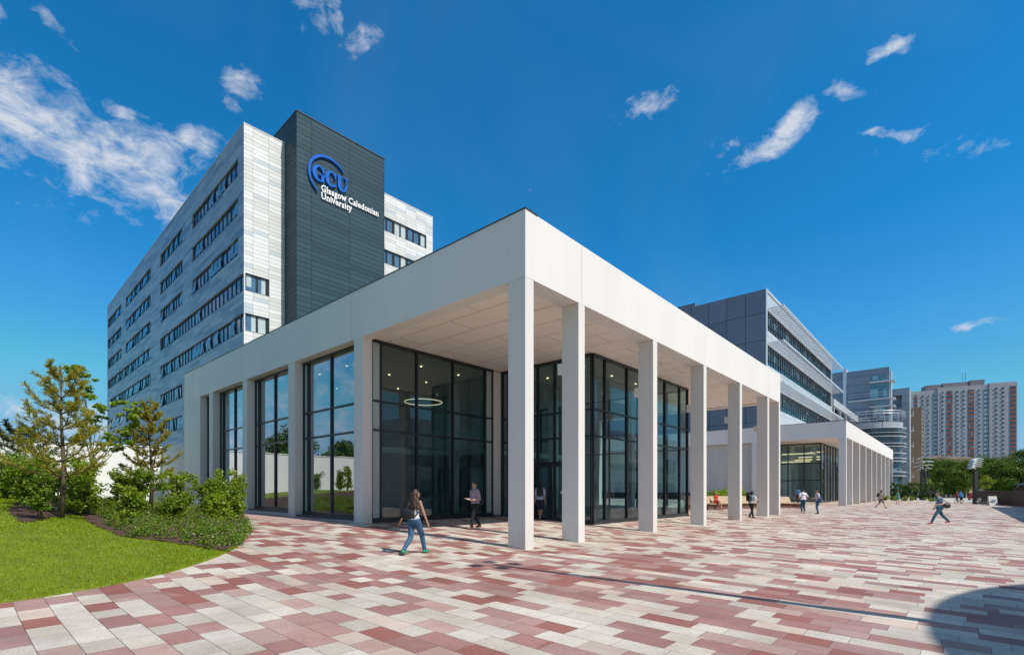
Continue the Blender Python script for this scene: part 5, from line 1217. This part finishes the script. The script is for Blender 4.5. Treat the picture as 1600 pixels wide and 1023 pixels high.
cap = N('ShaderNodeMix', data_type='RGBA', blend_type='DARKEN'); cap.inputs[0].default_value = 1.0; LK(gain.outputs[2], cap.inputs[6]); cap.inputs[7].default_value = (2.6,5.0,7.4,1)
def cdir(px, py): return Vector(((px-CX)/F, 1, (HY-py)/F)).normalized()
def VM(op, a, b):
    n = N('ShaderNodeVectorMath', operation=op)
    for i, v in enumerate((a, b)):
        if isinstance(v, (tuple, Vector)): n.inputs[i].default_value = tuple(v)
        else: LK(v, n.inputs[i])
    return n
warp = N('ShaderNodeTexNoise'); LK(D_, warp.inputs['Vector']); warp.inputs['Scale'].default_value = 7; warp.inputs['Detail'].default_value = 4
wv = VM('MULTIPLY', VM('SUBTRACT', warp.outputs['Color'], (.5,.5,.5)).outputs[0], (.13,.13,.13)).outputs[0]
DW = VM('ADD', D_, wv).outputs[0]
blobs = [(15,190,100,70,60,1.0),(130,240,110,46,32,1.12),(225,275,80,50,30,1.15),(258,305,55,30,50,1.1),(310,232,48,26,0,.85),(400,138,46,24,20,.85),(378,170,34,16,40,.75),(495,45,16,42,0,.8),(525,30,18,36,15,.78),(562,70,42,20,-35,.8),(98,55,46,14,62,.85),(158,170,34,12,40,.8),(100,318,44,14,25,.5),(25,434,30,9,0,.5),(5,25,22,14,0,.6),
 (1012,150,46,16,-12,.92),(965,195,26,16,20,.45),(1200,205,80,20,-30,1.12),(1128,215,34,14,40,.6),(1335,135,44,12,0,.85),(1404,70,48,11,-8,.92),(1398,206,52,7,-4,.8),(1480,232,55,14,-15,.82),(1560,212,34,8,-5,.5),(1548,512,56,10,-8,.8),(1380,548,26,5,0,.45),(1340,285,62,9,-12,.5),(1393,248,32,9,0,.45),(1270,255,16,6,0,.4),(1580,176,20,6,0,.5),
 (25,640,60,20,0,.8),(140,655,70,30,0,.85),(60,655,50,25,0,.7)]
acc = None
for px, py, rx, ry, ang, stg in blobs:
    c = cdir(px, py); r = c.cross(Vector((0,0,1))).normalized(); u_ = r.cross(c).normalized(); a = R(-ang)
    ca, sa_ = math.cos(R(ang)), math.sin(R(ang))
    e1 = cdir(px+rx*1.4*ca, py+rx*1.4*sa_)-c; e2 = cdir(px-ry*1.5*sa_, py+ry*1.5*ca)-c
    Mi = Matrix((e1, e2, c)).transposed().inverted(); d1, d2 = Vector(Mi[0]), Vector(Mi[1])
    x_ = VM('DOT_PRODUCT', DW, d1).outputs['Value']; y_ = VM('DOT_PRODUCT', DW, d2).outputs['Value']; z_ = Mt('MULTIPLY', Mt('SUBTRACT', 1.0, VM('DOT_PRODUCT', DW, c).outputs['Value']), 4.0)
    cb = N('ShaderNodeCombineXYZ'); LK(x_, cb.inputs[0]); LK(y_, cb.inputs[1]); LK(z_, cb.inputs[2]); ln = N('ShaderNodeVectorMath', operation='LENGTH'); LK(cb.outputs[0], ln.inputs[0])
    m_ = Mt('MULTIPLY', Mt('MAXIMUM', Mt('SUBTRACT', 1.35, ln.outputs['Value']), 0.0), stg); m_ = Mt('MINIMUM', m_, stg)
    acc = m_ if acc is None else Mt('MAXIMUM', acc, m_)
sp_ = N('ShaderNodeSeparateXYZ'); LK(D_, sp_.inputs[0]); behind = Mt('MULTIPLY', Mt('MINIMUM', Mt('MAXIMUM', Mt('MULTIPLY', Mt('SUBTRACT', -.12, sp_.outputs[1]), 4.0), 0.0), 1.0), .30)
lft = Mt('MULTIPLY', Mt('MINIMUM', Mt('MAXIMUM', Mt('MULTIPLY', Mt('SUBTRACT', Mt('SUBTRACT', Mt('MULTIPLY', sp_.outputs[0], -1.0), Mt('MULTIPLY', sp_.outputs[1], 1.25)), .12), 6.0), 0.0), 1.0), .70)
acc = Mt('MAXIMUM', Mt('MAXIMUM', acc, behind), lft)
mp = N('ShaderNodeMapping'); LK(D_, mp.inputs[0]); mp.inputs['Scale'].default_value = (1,1,1.7); mp.inputs['Rotation'].default_value = (0,R(12),0)
n1 = N('ShaderNodeTexNoise'); LK(mp.outputs[0], n1.inputs['Vector']); n1.inputs['Scale'].default_value = 9; n1.inputs['Detail'].default_value = 9; n1.inputs['Roughness'].default_value = .62; n1.inputs['Distortion'].default_value = .35
n2 = N('ShaderNodeTexNoise'); LK(mp.outputs[0], n2.inputs['Vector']); n2.inputs['Scale'].default_value = 24; n2.inputs['Detail'].default_value = 8; n2.inputs['Roughness'].default_value = .68; n2.inputs['Distortion'].default_value = .6
nn = Mt('ADD', Mt('MULTIPLY', Mt('SUBTRACT', n1.outputs['Fac'], .5), 2.6), Mt('MULTIPLY', Mt('SUBTRACT', n2.outputs['Fac'], .5), 2.2))
dens = Mt('SUBTRACT', Mt('ADD', nn, Mt('MULTIPLY', acc, 1.25)), .66)
veil = N('ShaderNodeTexNoise'); LK(D_, veil.inputs['Vector']); veil.inputs['Scale'].default_value = 2.3; veil.inputs['Detail'].default_value = 5; veil.inputs['Distortion'].default_value = .8
vl = Mt('MULTIPLY', Mt('MAXIMUM', Mt('SUBTRACT', veil.outputs['Fac'], .47), 0.0), .15)
dens = Mt('MINIMUM', Mt('MAXIMUM', Mt('POWER', Mt('MAXIMUM', dens, 0.0), 1.25), 0.0), .92); dens = Mt('MULTIPLY', dens, Mt('GREATER_THAN', sp_.outputs[2], 0.0))
dens = Mt('MAXIMUM', dens, vl)
mxc = N('ShaderNodeMix', data_type='RGBA'); LK(dens, mxc.inputs[0]); LK(cap.outputs[2], mxc.inputs[6]); mxc.inputs[7].default_value = (6.6,7.1,7.9,1)
sdot = VM('DOT_PRODUCT', D_, Vector((math.cos(SA)*math.cos(SE), math.sin(SA)*math.cos(SE), math.sin(SE)))).outputs['Value']
auf = Mt('MINIMUM', Mt('MAXIMUM', Mt('MULTIPLY', Mt('SUBTRACT', sdot, .60), 3.6), 0.0), .95)
au = N('ShaderNodeMix', data_type='RGBA'); LK(auf, au.inputs[0]); LK(mxc.outputs[2], au.inputs[6]); au.inputs[7].default_value = (2.7,3.1,3.7,1)
bg = N('ShaderNodeBackground'); LK(au.outputs[2], bg.inputs[0]); bg.inputs[1].default_value = .10; wo = N('ShaderNodeOutputWorld'); LK(bg.outputs[0], wo.inputs[0])

sn = bpy.data.lights.new('sun', 'SUN'); sn.energy = 4.75; sn.angle = R(.53); sn.color = (1,.95,.88); so_ = bpy.data.objects.new('sun', sn); col.objects.link(so_)
sv_ = Vector((math.cos(SA)*math.cos(SE), math.sin(SA)*math.cos(SE), math.sin(SE))); so_.rotation_euler = sv_.to_track_quat('Z','Y').to_euler(); so_.location = (20,-20,40)
cam = bpy.data.cameras.new('camera'); cam.sensor_width = 36; cam.lens = 784/1600*36; cam.shift_y = (766-511.5)/1600; cam.clip_end = 6000; cam.clip_start = .05
co_ = bpy.data.objects.new('camera', cam); col.objects.link(co_); co_.location = (0,0,EYE); co_.rotation_euler = (R(90),0,0); scene.camera = co_
scene.view_settings.view_transform = 'Standard'; scene.view_settings.look = 'None'; scene.view_settings.exposure = 0; scene.view_settings.gamma = 1
scene.cycles.max_bounces = 8; scene.cycles.transparent_max_bounces = 12; scene.cycles.use_denoising = True
